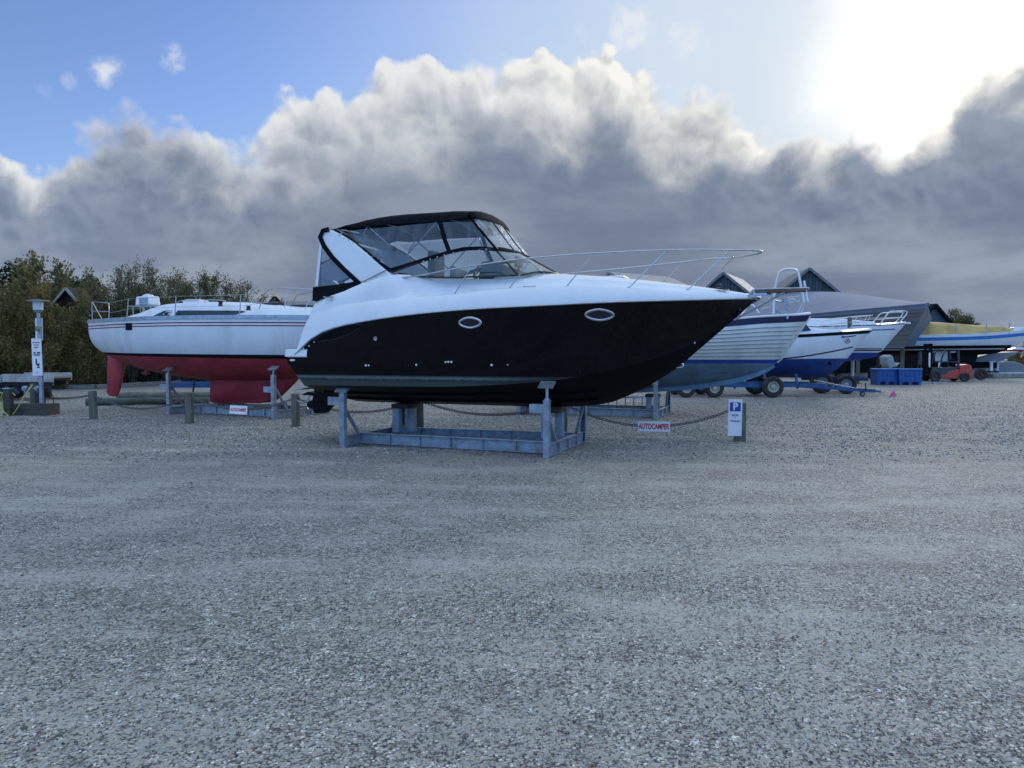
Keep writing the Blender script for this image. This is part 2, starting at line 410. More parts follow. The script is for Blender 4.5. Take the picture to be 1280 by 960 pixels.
M['concrete'] = pm('concrete', (.24, .25, .23), .9, var=.25, scale=3, bump=.006, bscale=25, dirt=(.08, .10, .06), dirt_amt=.6)
M['sleeper'] = pm('sleeper', (.055, .052, .045), .85, var=.35, scale=3, bump=.006, bscale=12, stretch=(.6, 5, 5), dirt=(.03, .04, .02), dirt_amt=.5)
M['log_green'] = pm('log_green', (.10, .115, .095), .9, var=.25, scale=3, bump=.006, bscale=20, dirt=(.05, .065, .035), dirt_amt=.6)

# ------------------------------------------------------------------ ground
def ground_mat():
    m = bpy.data.materials.new('ground'); m.use_nodes = True; t = NT(m.node_tree)
    co = t.n('ShaderNodeTexCoord').outputs['Object']
    wob = t.vm('ADD', co, t.vm('SCALE', t.vm('SUBTRACT', t.noise(co, 55, 2, out=1), (.5, .5, .5)).outputs[0], scale=.012).outputs[0]).outputs[0]
    def vo(vec, sc, f='F1'):
        return t.n('ShaderNodeTexVoronoi', {'Vector': vec, 'Scale': sc}, feature=f, voronoi_dimensions='2D')
    v1 = vo(wob, 62); v2 = vo(wob, 30)
    g1 = t.n('ShaderNodeSeparateColor', {0: v1.outputs['Color']}).outputs; g2 = t.n('ShaderNodeSeparateColor', {0: v2.outputs['Color']}).outputs
    big = t.noise(co, .22, 5, .6); mid = t.noise(co, 1.1, 6, .62)
    rco = t.n('ShaderNodeMapping', {'Vector': co, 'Rotation': (0, 0, .09)}).outputs[0]
    tr = t.noise(t.vm('MULTIPLY', rco, (.22, 1.0, 1)).outputs[0], .62, 5, .62, 1.2)      # wheel tracks, along x
    tr2 = t.noise(t.vm('MULTIPLY', rco, (.13, 1.3, 1)).outputs[0], 1.2, 5, .65, 1.0)
    lo = t.m('ADD', t.m('ADD', t.m('MULTIPLY', big, .30), t.m('MULTIPLY', mid, .36)), t.m('MULTIPLY', tr, .34))
    yy = t.n('ShaderNodeSeparateXYZ', {0: co}).outputs[1]
    coarse = t.ss(t.m('ADD', yy, t.m('MULTIPLY', big, 6)), 13, 16.5)                # the strip round the boats is coarser, looser stone
    fine = t.m('MULTIPLY', t.ss(lo, .45, .59), t.m('SUBTRACT', 1, t.m('MULTIPLY', coarse, .8)))                                                   # where fines are compacted
    dust = t.mix(t.noise(co, 9, 6, .7), (.25, .248, .243), (.40, .397, .388))
    def stones(r, lo_, hi_):
        cr = t.n('ShaderNodeValToRGB', {0: r}); e = cr.color_ramp; e.elements[0].position = 0; e.elements[0].color = (*lo_, 1)
        e.elements[1].position = .80; e.elements[1].color = (*hi_, 1); q = e.elements.new(.93); q.color = (.58, .575, .56, 1); q = e.elements.new(1); q.color = (.80, .79, .77, 1)
        return cr.outputs[0]
    s1 = stones(g1[0], (.085, .084, .083), (.40, .395, .385)); s2 = stones(g2[1], (.08, .078, .08), (.38, .375, .365))
    st = t.mix(t.ss(g2[2], .62, .66), s1, s2)
    st = t.mix(t.ss(v1.outputs[0], .35, .75), st, (.035, .033, .032))
    cover = t.m('MULTIPLY', t.ss(t.m('ADD', g1[1], t.m('MULTIPLY', fine, .55)), .72, .74), .85)
    c = t.mix(cover, st, dust)
    c = t.mix(t.m('MULTIPLY', t.ss(t.noise(co, .5, 5, .65), .50, .70), .30), c, (.11, .103, .108), 'MIX')
    sp1 = t.noise(co, 13, 3, .7); sp2 = t.noise(co, 31, 2, .7)                  # grain that still reads from far away
    k1 = t.m('ADD', .18, t.m('MULTIPLY', coarse, .50)); sp3 = t.noise(co, 19, 2, .8)
    c = t.mix(t.m('MULTIPLY', t.ss(sp1, .54, .70), t.m('MULTIPLY', k1, .8)), c, (.11, .108, .106)); c = t.mix(t.m('MULTIPLY', t.ss(sp2, .57, .72), k1), c, (.70, .69, .68)); c = t.mix(t.m('MULTIPLY', t.ss(sp2, .44, .30), k1), c, (.07, .068, .068))
    c = t.mix(t.m('MULTIPLY', t.ss(sp3, .60, .72), t.m('MULTIPLY', coarse, .7)), c, (.75, .74, .73)); c = t.mix(t.m('MULTIPLY', t.ss(sp3, .40, .28), t.m('MULTIPLY', coarse, .7)), c, (.06, .058, .058))
    c = t.mix(t.m('MULTIPLY', coarse, .28), c, (.10, .105, .112))
    c = t.mix(t.m('MULTIPLY', t.m('MULTIPLY', t.ss(tr2, .50, .66), t.ss(mid, .38, .60)), .50), c, (.43, .427, .418))
    xx = t.n('ShaderNodeSeparateXYZ', {0: co}).outputs[0]; tw = None                 # faint wheel tracks swinging across the yard
    wv = t.m('MULTIPLY', t.m('SUBTRACT', t.noise(co, .16, 2, .5), .5), 2.2)
    for y0, k_, q_ in ((8.3, .05, .004), (9.9, .05, .004), (11.6, -.035, .006), (13.2, -.035, .006), (6.2, .11, .010)):
        d_ = t.m('ABSOLUTE', t.m('ADD', t.m('SUBTRACT', yy, t.m('ADD', y0, t.m('ADD', t.m('MULTIPLY', xx, k_), t.m('MULTIPLY', t.m('MULTIPLY', xx, xx), q_)))), wv))
        g_ = t.ss(d_, .34, .06); tw = g_ if tw is None else t.m('MAXIMUM', tw, g_)
    c = t.mix(t.m('MULTIPLY', t.m('MULTIPLY', tw, t.ss(mid, .30, .62)), .42), c, (.40, .398, .385))
    c = t.vm('MULTIPLY', c, (1.02, 1.01, .93)).outputs[0]
    hs = t.m('MULTIPLY', t.m('SUBTRACT', .6, v1.outputs[0]), t.m('SUBTRACT', 1, t.m('MULTIPLY', cover, .7)))
    hh = t.m('ADD', t.m('ADD', t.m('MULTIPLY', hs, .9), t.m('MULTIPLY', t.m('SUBTRACT', .6, v2.outputs[0]), t.m('MULTIPLY', t.ss(g2[2], .62, .66), 1.6))), t.m('MULTIPLY', t.noise(co, 7, 5, .6), 1.5))
    bn = t.n('ShaderNodeBump', {'Strength': 1.0, 'Distance': .010, 'Height': hh}).outputs[0]
    bs = t.n('ShaderNodeBsdfPrincipled', {'Base Color': c, 'Roughness': .78, 'Specular IOR Level': .28, 'Normal': bn})
    t.n('ShaderNodeOutputMaterial', {'Surface': bs.outputs[0]})
    return m
M['ground'] = ground_mat()
g = MB()
xs = sorted(set([-900, -400, -150]+[round(x, 2) for x in np.arange(-60, 61, 3)]+[150, 400, 900]))
ys = sorted(set([-60, -20]+[round(x, 2) for x in np.arange(-6, 70, 2)]+[100, 200, 500, 1500]))
def gz(x, y):
    return 0.0 if (abs(x) > 60 or y > 68 or y < 2) else .018*math.sin(x*.31+y*.17)*math.sin(y*.42)*(1 if y < 11 else 0)
g.grid([[(x, y, gz(x, y)-.002) for x in xs] for y in ys])
tag(g.build('ground', M['ground'], smooth=60), kind='structure')

# loose stones lying on the near part of the yard
def stones():
    ico = [(0,0,1),(.894,0,.447),(.276,.851,.447),(-.724,.526,.447),(-.724,-.526,.447),(.276,-.851,.447),
           (.724,.526,-.447),(-.276,.851,-.447),(-.894,0,-.447),(-.276,-.851,-.447),(.724,-.526,-.447),(0,0,-1)]
    F = [(0,1,2),(0,2,3),(0,3,4),(0,4,5),(0,5,1),(1,6,2),(2,7,3),(3,8,4),(4,9,5),(5,10,1),(6,7,2),(7,8,3),(8,9,4),(9,10,5),(10,6,1)]
    base = np.array(ico); F = np.array(F); N = 64000
    u = RS.rand(N); Y = 2.75*(13.5/2.75)**(u**.9)
    NF = 76000; Y = np.concatenate([Y, 1/(1/11.5-RS.rand(NF)*(1/11.5-1/38.0))]); N += NF; X = (RS.rand(N)*2-1)*(Y*.70+.3)
    # clumps: keep more where a slow pattern is high
    pat = np.sin(X*1.3+Y*.7)*np.sin(Y*1.9-X*.4)+np.sin(X*3.1+1)*np.sin(Y*2.7+X)*.6
    keep = RS.rand(N) < np.clip(.62+.4*pat+.3*np.clip((Y-11.5)/4, 0, 1), .12, 1)*np.where(np.arange(len(Y)) < 64000, 1, np.clip((Y-11.5)/5+.25*pat, .03, 1)); X = X[keep]; Y = Y[keep]; N = len(X)
    sz = .0026+.0050*RS.rand(N)**2.6+.0075*(RS.rand(N) < .012)*RS.rand(N); sz *= .85+.035*np.minimum(Y, 13.5); far = Y > 11.6+3.6*RS.rand(len(Y)); sz = np.where(far, .010+.011*RS.rand(N)**1.5, sz)
    k = RS.rand(N)*2*np.pi; c, s = np.cos(k), np.sin(k)
    sc = sz[:, None]*np.stack([.8+.6*RS.rand(N), .7+.4*RS.rand(N), .45+.35*RS.rand(N)], 1)
    P = base[None]*(1+.22*(RS.rand(N, 12, 1)-.5)*2)*sc[:, None, :]
    Q = np.empty_like(P); Q[..., 0] = P[..., 0]*c[:, None]-P[..., 1]*s[:, None]; Q[..., 1] = P[..., 0]*s[:, None]+P[..., 1]*c[:, None]; Q[..., 2] = P[..., 2]
    zz = .018*np.sin(X*.31+Y*.17)*np.sin(Y*.42)*(Y < 10); zz = zz*.9
    Q += np.stack([X, Y, zz+sc[:, 2]*.25-.001], 1)[:, None, :]
    me = bpy.data.meshes.new('gravel'); nv = N*12; nf = N*len(F)
    me.vertices.add(nv); me.vertices.foreach_set('co', Q.reshape(-1).astype(np.float32))
    idx = (F[None]+np.arange(N)[:, None, None]*12).reshape(-1).astype(np.int32)
    me.loops.add(nf*3); me.loops.foreach_set('vertex_index', idx)
    me.polygons.add(nf); me.polygons.foreach_set('loop_start', np.arange(nf, dtype=np.int32)*3)
    me.update(); me.validate()
    m = bpy.data.materials.new('loose_stone'); m.use_nodes = True; t = NT(m.node_tree)
    r = t.n('ShaderNodeNewGeometry').outputs['Random Per Island']
    cr = t.n('ShaderNodeValToRGB', {0: r}); e = cr.color_ramp; e.elements[0].color = (.045, .043, .042, 1); e.elements[1].color = (.74, .73, .71, 1)
    for p, q in ((.3, (.15, .147, .143)), (.62, (.29, .285, .275)), (.74, (.25, .215, .20)), (.80, (.35, .345, .335)), (.95, (.48, .475, .465))):
        w = e.elements.new(p); w.color = (*q, 1)
    bs = t.n('ShaderNodeBsdfPrincipled', {'Base Color': cr.outputs[0], 'Roughness': .65, 'Specular IOR Level': .35})
    t.n('ShaderNodeOutputMaterial', {'Surface': bs.outputs[0]})
    me.materials.append(m); o = bpy.data.objects.new('gravel', me); COL.objects.link(o)
    tag(o, kind='stuff', label='loose pale and dark stones scattered over the near gravel yard', cat='gravel')
stones()

# ------------------------------------------------------------------ trees and shrubs
def leaf_mat(name, a, b, c):
    m = bpy.data.materials.new(name); m.use_nodes = True; t = NT(m.node_tree)
    ge = t.n('ShaderNodeNewGeometry').outputs['Random Per Island']; co = t.n('ShaderNodeTexCoord').outputs['Object']
    col = t.mix(ge, a, b); col = t.mix(t.ss(t.noise(co, 1.1, 4, .6), .42, .66), col, c)
    bs = t.n('ShaderNodeBsdfPrincipled', {'Base Color': col, 'Roughness': .7, 'Specular IOR Level': .2})
    tl = t.n('ShaderNodeBsdfTranslucent', {'Color': col})
    mx = t.n('ShaderNodeMixShader', {0: .3, 1: bs.outputs[0], 2: tl.outputs[0]})
    t.n('ShaderNodeOutputMaterial', {'Surface': mx.outputs[0]})
    return m
M['leaf_olive'] = leaf_mat('leaf_olive', (.10, .095, .036), (.235, .205, .08), (.27, .195, .075))
M['leaf_grey'] = leaf_mat('leaf_grey', (.10, .105, .055), (.20, .19, .10), (.17, .14, .07))
M['leaf_dark'] = leaf_mat('leaf_dark', (.012, .020, .009), (.035, .05, .020), (.02, .03, .012))
M['bark'] = pm('bark', (.06, .05, .04), .9, var=.3, scale=8, bump=.01, bscale=20)
def raw_mesh(name, verts, faces_n, k, mat):
    me = bpy.data.meshes.new(name); me.vertices.add(len(verts)); me.vertices.foreach_set('co', np.asarray(verts, np.float32).reshape(-1))
    me.loops.add(faces_n*k); me.loops.foreach_set('vertex_index', np.arange(faces_n*k, dtype=np.int32))
    me.polygons.add(faces_n); me.polygons.foreach_set('loop_start', np.arange(faces_n, dtype=np.int32)*k)
    me.update(); me.validate(); me.materials.append(mat); return me
def shrub(name, h, rad, n_stem, leaves, lmat, label, cat, seed, lsize=.10, dens_low=1.0, wisp=.5, bush=.5):
    """many-stemmed feathery shrub: stems fan out from the base, twigs along them, leaf sprays on the twigs"""
    rs = np.random.RandomState(seed); root = thing(name, label, cat, loc=(0, 0, 0))
    tb = MB(); pts = []; dirs = []
    for i in range(n_stem):
        a = rs.rand()*2*np.pi; lean = rad*(.25+.75*rs.rand()); hh = h*((.60+.40*rs.rand()**1.3) if (i % 3 or dens_low < .8) else (.25+.3*rs.rand()))
        b0 = np.array([math.cos(a)*rad*.25*rs.rand(), math.sin(a)*rad*.25*rs.rand(), 0])
        tip = np.array([math.cos(a)*lean, math.sin(a)*lean, hh]); path = []
        ph = rs.rand(3)*6
        for k in range(9):
            u = k/8; p = b0+(tip-b0)*np.array([u**.8, u**.8, u]); p[:2] += .10*rad*np.array([math.sin(4*u+ph[0]), math.sin(5*u+ph[1])])*u
            path.append(p)
        tb.tube(path, [.045*(1-.85*k/8)+.006 for k in range(9)], 5)
        ns = int(leaves/n_stem/26)
        for j in range(ns):
            u = (.02+.98*rs.rand()**(1.15 if dens_low > .8 else .6)); k = min(7, int(u*8)); f = u*8-k; p = path[k]*(1-f)+path[k+1]*f
            d = (path[k+1]-path[k]); d /= np.linalg.norm(d)
            e = rs.randn(3)*[1, 1, .55]; e /= np.linalg.norm(e); tw = d*wisp+e*(1-wisp)+np.array([0, 0, .35]); tw /= np.linalg.norm(tw)
            L = (.18+.75*rs.rand())*(1.15-.55*u)*rad*.62*(1 if u < .9 else .8)
            q = np.linspace(.1, 1, 26)[:, None]; c = p+tw*L*q+rs.randn(26, 3)*.055*(1+bush)*(1-.5*u)
            pts.append(c); dd = tw+rs.randn(26, 3)*.55; dirs.append(dd/np.linalg.norm(dd, axis=1)[:, None])
    pts = np.concatenate(pts); dirs = np.concatenate(dirs); n = len(pts)
    side = np.cross(dirs, rs.randn(n, 3)); side /= np.linalg.norm(side, axis=1)[:, None]
    L = lsize*(.5+rs.rand(n, 1)); w = L*.24
    q = np.stack([pts-dirs*L*.5, pts+side*w, pts+dirs*L*.5, pts-side*w], 1)
    q[..., 2] = np.abs(q[..., 2])
    tb.build('trunk', M['bark'], root, smooth=60)
    o = bpy.data.objects.new('crown', raw_mesh('crown', q.reshape(-1, 3), n, 4, lmat)); COL.objects.link(o); o.parent = root
    return root
def tree(name, h, rad, clumps, leaves, lmat, label, cat, seed, lsize=.13):
    rs = np.random.RandomState(seed); root = thing(name, label, cat, loc=(0, 0, 0)); tb = MB()
    tb.tube([(0, 0, 0), (.05, .03, h*.25), (-.04, .06, h*.5), (.02, 0, h*.72)], [.20, .16, .11, .05], 8)
    P = []; N = []
    for i in range(clumps):
        a = rs.rand()*2*np.pi; ph = math.acos(1-1.35*rs.rand()); rr = .55+.45*rs.rand()
        c = np.array([math.cos(a)*math.sin(ph)*rad*rr, math.sin(a)*math.sin(ph)*rad*rr, h*.52+math.cos(ph)*h*.46*rr])
        tb.tube([(0, 0, h*.4), tuple(c*[.5, .5, 1]*.5+np.array([0, 0, h*.25])), tuple(c)], [.07, .045, .015], 5)
        cr = rad*(.20+.16*rs.rand()); m = int(leaves/clumps)
        v = rs.randn(m, 3); v /= np.linalg.norm(v, axis=1)[:, None]; r = cr*rs.rand(m, 1)**.45
        P.append(c+v*r*[1.1, 1.1, .8]); N.append(v+rs.randn(m, 3)*.7)
    P = np.concatenate(P); N = np.concatenate(N); n = len(P); N /= np.linalg.norm(N, axis=1)[:, None]
    a = np.cross(N, rs.randn(n, 3)); a /= np.linalg.norm(a, axis=1)[:, None]; b = np.cross(N, a); L = lsize*(.5+rs.rand(n, 1))
    q = np.stack([P-a*L*.5, P+b*L*.34, P+a*L*.5, P-b*L*.34], 1)
    tb.build('trunk', M['bark'], root, smooth=60)
    o = bpy.data.objects.new('crown', raw_mesh('crown', q.reshape(-1, 3), n, 4, lmat)); COL.objects.link(o); o.parent = root
    return root
HEDGE = 'feathery shrubs along the back of the yard'
sh_dense = shrub('dense_shrub', 5.0, 2.1, 16, 26000, M['leaf_olive'], 'x', 'shrub', 3, .11, 1, .45, 1.0)
sh_dense2 = shrub('dense_shrub', 4.6, 2.2, 18, 26000, M['leaf_olive'], 'x', 'shrub', 5, .11, 1, .4, 1.0)
sh_wisp = shrub('wispy_shrub', 5.6, 2.3, 24, 26000, M['leaf_grey'], 'x', 'shrub', 8, .085, .62, .30, 1.6)
sh_wisp2 = shrub('wispy_shrub', 5.2, 2.5, 26, 28000, M['leaf_grey'], 'x', 'shrub', 9, .085, .62, .28, 1.6)
used_s = set()
def put(proto, x, Y, h, label, w=1.0, rz=None, group=HEDGE):
    o = proto if id(proto) not in used_s else copy_tree(proto)
    used_s.add(id(proto)); p = at(x, 440, Y); h0 = {id(sh_dense): 5.0, id(sh_dense2): 4.6, id(sh_wisp): 5.6, id(sh_wisp2): 5.2}.get(id(proto), 5)
    k = h/h0; o.location = (p.x, Y, 0); o.scale = (k*w, k*w, k); o.rotation_euler = (0, 0, random.random()*6.28 if rz is None else rz)
    tag(o, label, 'shrub', group); return o
def hy(y, Y): return EYE+(440-y)/FPX*Y        # height that reaches photo row y at depth Y
D = sh_dense; D2 = sh_dense2; Wp = sh_wisp; W2 = sh_wisp2
put(D, -42, 36, hy(345, 36), 'olive green shrub cut off by the left edge of the photo')
put(D2, 2, 35, hy(330, 35), 'tall olive shrub behind the left end of the low flatbed trailer')
put(D, 44, 35.5, hy(338, 35.5), 'olive shrub directly behind the lamp post')
put(D2, 84, 36.2, hy(376, 36.2), 'lower olive shrub in front of the white gable boards')
put(D, 118, 37.5, hy(364, 37.5), 'olive shrub behind the stern rail of the red and white sailboat')
put(D2, 72, 40, hy(330, 40), 'tall olive shrub beneath the dark round tree', 1.0)
put(D2, 22, 40, hy(322, 40), 'tallest olive shrub at the back, left of the lamp post', 1.0)
put(D, 100, 43, hy(345, 43), 'olive shrub rising behind the white gable boards', .9)
put(Wp, 134, 40, hy(342, 40), 'wispy shrub, first to the right of the dense olive hedge')
put(W2, 155, 40, hy(328, 40), 'tallest wispy shrub with a bare pointed top behind the sailboat stern', .8)
put(D, 152, 43, hy(368, 43), 'low dense shrub under the tall wispy one')
put(W2, 192, 42, hy(345, 42), 'wispy shrub behind the white radar box of the sailboat')
put(D2, 185, 44, hy(366, 44), 'low dense shrub seen beneath the sailboat hull near its rudder')
put(Wp, 222, 42, hy(338, 42), 'wispy shrub behind the middle of the sailboat cabin')
put(W2, 250, 43, hy(346, 43), 'grey green wispy shrub right of the cabin middle')
put(D, 228, 45, hy(368, 45), 'dense low shrub behind the sailboat cabin windows')
put(Wp, 272, 43, hy(342, 43), 'wispy shrub behind the front end of the sailboat cabin')
put(W2, 303, 44, hy(352, 44), 'short wispy shrub near the right end of the hedge')
put(D2, 270, 46, hy(372, 46), 'dense low shrub near the right end of the hedge')
put(D, 312, 47, hy(366, 47), 'last shrub at the right end of the hedge, beside the dark gable')
dk = tree('broadleaf_tree', 6.6, 2.9, 46, 26000, M['leaf_dark'], 'dark round broadleaf tree standing above the olive hedge', 'tree', 21, .17)
p = at(58, 440, 44); dk.location = (p.x, 44, 0); k = hy(334, 44)/6.6; dk.scale = (k*1.05, k*1.05, k)
dk2 = copy_tree(dk); p = at(96, 440, 49); dk2.location = (p.x, 49, 0); k = hy(350, 49)/6.6; dk2.scale = (k*.8, k*.8, k); dk2.rotation_euler = (0, 0, 2.1)
tag(dk2, 'smaller dark tree behind the hedge, right of the big round one', 'tree')
rt = tree('broadleaf_tree', 6.5, 2.6, 30, 9000, M['leaf_grey'], 'grey green tree behind the yellow tarpaulin and the dark blue gable', 'tree', 33, .22)
p = at(1197, 440, 85); rt.location = (p.x, 85, 0); k = hy(388, 85)/6.5; rt.scale = (k*.85, k*.85, k)

# ------------------------------------------------------------------ hull tools
class Hull:
    """near/far symmetric hull: w = sec(s, z) gives the half breadth"""
    def __init__(h, b, zs, zk, sec, s0, s1, shift=None):
        h.b, h.zs, h.zk, h.sec, h.s0, h.s1 = b, zs, zk, sec, s0, s1; h.shift = shift or (lambda s, z: s)
    def stations(h, n=46, a=None, b=None):
        a = h.s0 if a is None else a; b = h.s1 if b is None else b
        return [a+(b-a)*(1-(1-i/(n-1))**1.5) for i in range(n)]
    def skin(h, mb, lo, hi, st, nr=8, side=(-1, 1), out=0, taper=None):
        for sd in side:
            rows = []
            for s in st:
                a = max(lo(s), h.zk(s)); b = max(hi(s), a+1e-4); r = []
                for k in range(nr+1):
                    z = a+(b-a)*k/nr; w = max(h.sec(s, z), 0)+out
                    r.append((h.shift(s, z), sd*w, z))
                rows.append(r)
            mb.grid(rows)
    def pt(h, s, z, sd=-1, out=0): return V3((h.shift(s, z), sd*(h.sec(s, z)+out), z))
    def nrm(h, s, z, sd=-1):
        a = h.pt(s+.02, z, sd)-h.pt(s-.02, z, sd); b = h.pt(s, z+.02, sd)-h.pt(s, z-.02, sd)
        n = a.cross(b).normalized(); return n if n.y*sd > 0 else -n
    def patch(h, mb, poly, sd=-1, out=.004, n=1):
        """flat marking that follows the hull: poly in (s, z), fan filled"""
        vs = [h.pt(s, z, sd, out) for s, z in poly]; mb.add(vs, [tuple(range(len(vs)))])

# ------------------------------------------------------------------ the black and white motor cruiser
def hull_black():
    m = bpy.data.materials.new('black_hull'); m.use_nodes = True; t = NT(m.node_tree)
    co = t.n('ShaderNodeTexCoord').outputs['Object']
    st = t.noise(t.vm('MULTIPLY', co, (1.6, 1.6, .35)).outputs[0], 2.4, 7, .68)
    c = t.mix(t.m('MULTIPLY', t.ss(st, .50, .80), .35), (.0012, .0015, .003), (.012, .013, .016))
    hn = t.n('ShaderNodeBump', {'Strength': 1.0, 'Distance': .006, 'Height': t.noise(t.vm('MULTIPLY', co, (.7, .7, 1.6)).outputs[0], 1.6, 2)}).outputs[0]
    bs = t.n('ShaderNodeBsdfPrincipled', {'Base Color': c, 'Roughness': t.m('ADD', .03, t.m('MULTIPLY', t.ss(st, .45, .75), .10)), 'Specular IOR Level': .24, 'Normal': hn})
    t.n('ShaderNodeOutputMaterial', {'Surface': bs.outputs[0]}); return m
def hull_grime():
    m = bpy.data.materials.new('waterline_grime'); m.use_nodes = True; t = NT(m.node_tree)
    co = t.n('ShaderNodeTexCoord').outputs['Object']; z = t.n('ShaderNodeSeparateXYZ', {0: co}).outputs[2]
    ny = t.noise(t.vm('MULTIPLY', co, (2.5, 1, 4)).outputs[0], 3, 7, .7)
    zz = t.m('ADD', z, t.m('MULTIPLY', t.m('SUBTRACT', ny, .5), .06))
    c = t.mix(t.ss(ny, .35, .7), (.014, .022, .024), (.042, .058, .058))
    c = t.mix(t.m('MULTIPLY', t.m('MULTIPLY', t.ss(zz, 1.265, 1.285), t.ss(zz, 1.325, 1.30)), .8), c, (.13, .165, .16))
    c = t.mix(t.ss(zz, 1.235, 1.20), c, (.05, .06, .055))
    c = t.mix(t.m('MULTIPLY', t.ss(t.n('ShaderNodeSeparateXYZ', {0: co}).outputs[0], .6, 2.2), .85), c, (.006, .007, .011))
    bs = t.n('ShaderNodeBsdfPrincipled', {'Base Color': c, 'Roughness': .55})
    t.n('ShaderNodeOutputMaterial', {'Surface': bs.outputs[0]}); return m
M['black_hull'] = hull_black(); M['grime'] = hull_grime()
M['antifoul_black'] = pm('antifoul_black', (.0016, .002, .004), .4, var=.4, scale=2, dirt=(.006, .008, .010), dirt_amt=.4, dirt_scale=1.5, spec=.12)

gF = {k: G(*v) for k, v in dict(FL=(427, 560), FR=(682, 573), RR=(735.7, 553.4), RL=(505, 541)).items()}
cen = sum(gF.values(), V3((0, 0, 0)))/4
A = Fr((cen.x, cen.y), -20.33)
boat = thing('motor_cruiser', 'white motor cruiser with glossy black topsides and black canvas canopy on a steel cradle', 'motor boat', A)
bA = curve([(-3.1, 1.30), (-2, 1.38), (-1, 1.42), (1, 1.42), (2, 1.37), (3, 1.20), (4, .83), (4.6, .50), (5.0, .22), (5.19, .045)])
zjA = curve([(-3.14, 1.655), (-2.9, 1.69), (-2.68, 1.85), (-2.4, 2.04), (-1.94, 2.19), (-1.43, 2.275), (-.82, 2.35), (0, 2.42), (.93, 2.468), (2, 2.5), (3.1, 2.54), (4.18, 2.575), (5.2, 2.62)])
zkA = curve([(-2.9, .82), (-2.4, .765), (0, .755), (1.4, .753), (2.16, .78), (2.72, .848), (2.99, .95), (3.37, 1.13), (3.65, 1.30), (3.98, 1.53), (4.23, 1.75), (4.77, 2.23), (5.07, 2.5), (5.19, 2.615)])
zcA = curve([(-3, 1.13), (0, 1.15), (1, 1.19), (2.2, 1.30), (3.2, 1.52), (4.0, 1.80), (4.5, 2.06), (5.0, 2.46), (5.2, 2.62)])
bcA = curve([(-3, 1.20), (0, 1.24), (1, 1.19), (2.2, .98), (3.2, .62), (4.0, .26), (4.45, .05), (5.2, .02)])
def secA(s, z):
    zk, zc, zj, wc, b = zkA(s), zcA(s), zjA(s), bcA(s), bA(s)
    zc = max(zc, zk+.01)
    if z <= zc: return wc*(max(0, (z-zk))/(zc-zk))**.85
    f = (z-zc)/max(zj-zc, .02); p = .75+.65*max(0, min(1, (s-1)/3.5))
    return wc+(b-wc)*min(1, max(0, f))**p
def shA(s, z):                                         # the transom leans: lower rows stop further forward
    k = max(0, min(1, (-2.0-s)/1.08)); return s+k*(.0 if z > 1.55 else (1.55-z)*.75 if z > 1.15 else .30)
HA = Hull(bA, zjA, zkA, secA, -3.08, 5.19, shA)
stA = [-3.08, -3.02, -2.95, -2.85, -2.7, -2.5, -2.25, -2, -1.7, -1.4, -1]+[-1+6.19*(1-(1-i/38)**1.5) for i in range(1, 39)]
WLA = 1.335
mb = MB(); HA.skin(mb, lambda s: max(WLA, zcA(s)) if zcA(s) < WLA else zcA(s), zjA, stA, 16)
ends = []
for sd in (-1, 1): ends.append([HA.pt(-3.08, 1.335+(zjA(-3.08)-1.335)*k/4, sd) for k in range(5)])
mb.grid(ends)
hull = mb.build('hull', M['black_hull'], boat, smooth=35)
mb = MB(); HA.skin(mb, lambda s: min(zcA(s), WLA), lambda s: WLA, [s for s in stA if s < 2.6], 4)
mb.build('waterline_band', M['grime'], boat, smooth=35)
mb = MB(); HA.skin(mb, zkA, zcA, stA, 6)
tr = [[HA.pt(-3.08, zkA(-3.08)+(1.335-zkA(-3.08))*k/6, sd) for k in range(7)] for sd in (-1, 1)]; mb.grid(tr)
for w0 in (.42, .82):                                  # spray strakes
    for sd in (-1, 1):
        P_ = []
        for s in lin(-2.6, 2.6, 24):
            z = zkA(s)+(zcA(s)-zkA(s))*((w0*(1 if s < 1 else 1-.45*(s-1)/1.6))/bcA(s))**(1/.85); P_.append((s, sd*(HA.sec(s, z)), z-.012))
        mb.tube(P_, .02, 5)
mb.build('hull_bottom', M['antifoul_black'], boat, smooth=30)
# rub rail
for sd in (-1, 1):
    P_ = [HA.pt(s, zjA(s), sd, .012) for s in stA[2:]]
    MB().tube([p+V3((0, 0, .006)) for p in P_], .017, 8).build('rub_rail', M['steel'], boat, smooth=60)
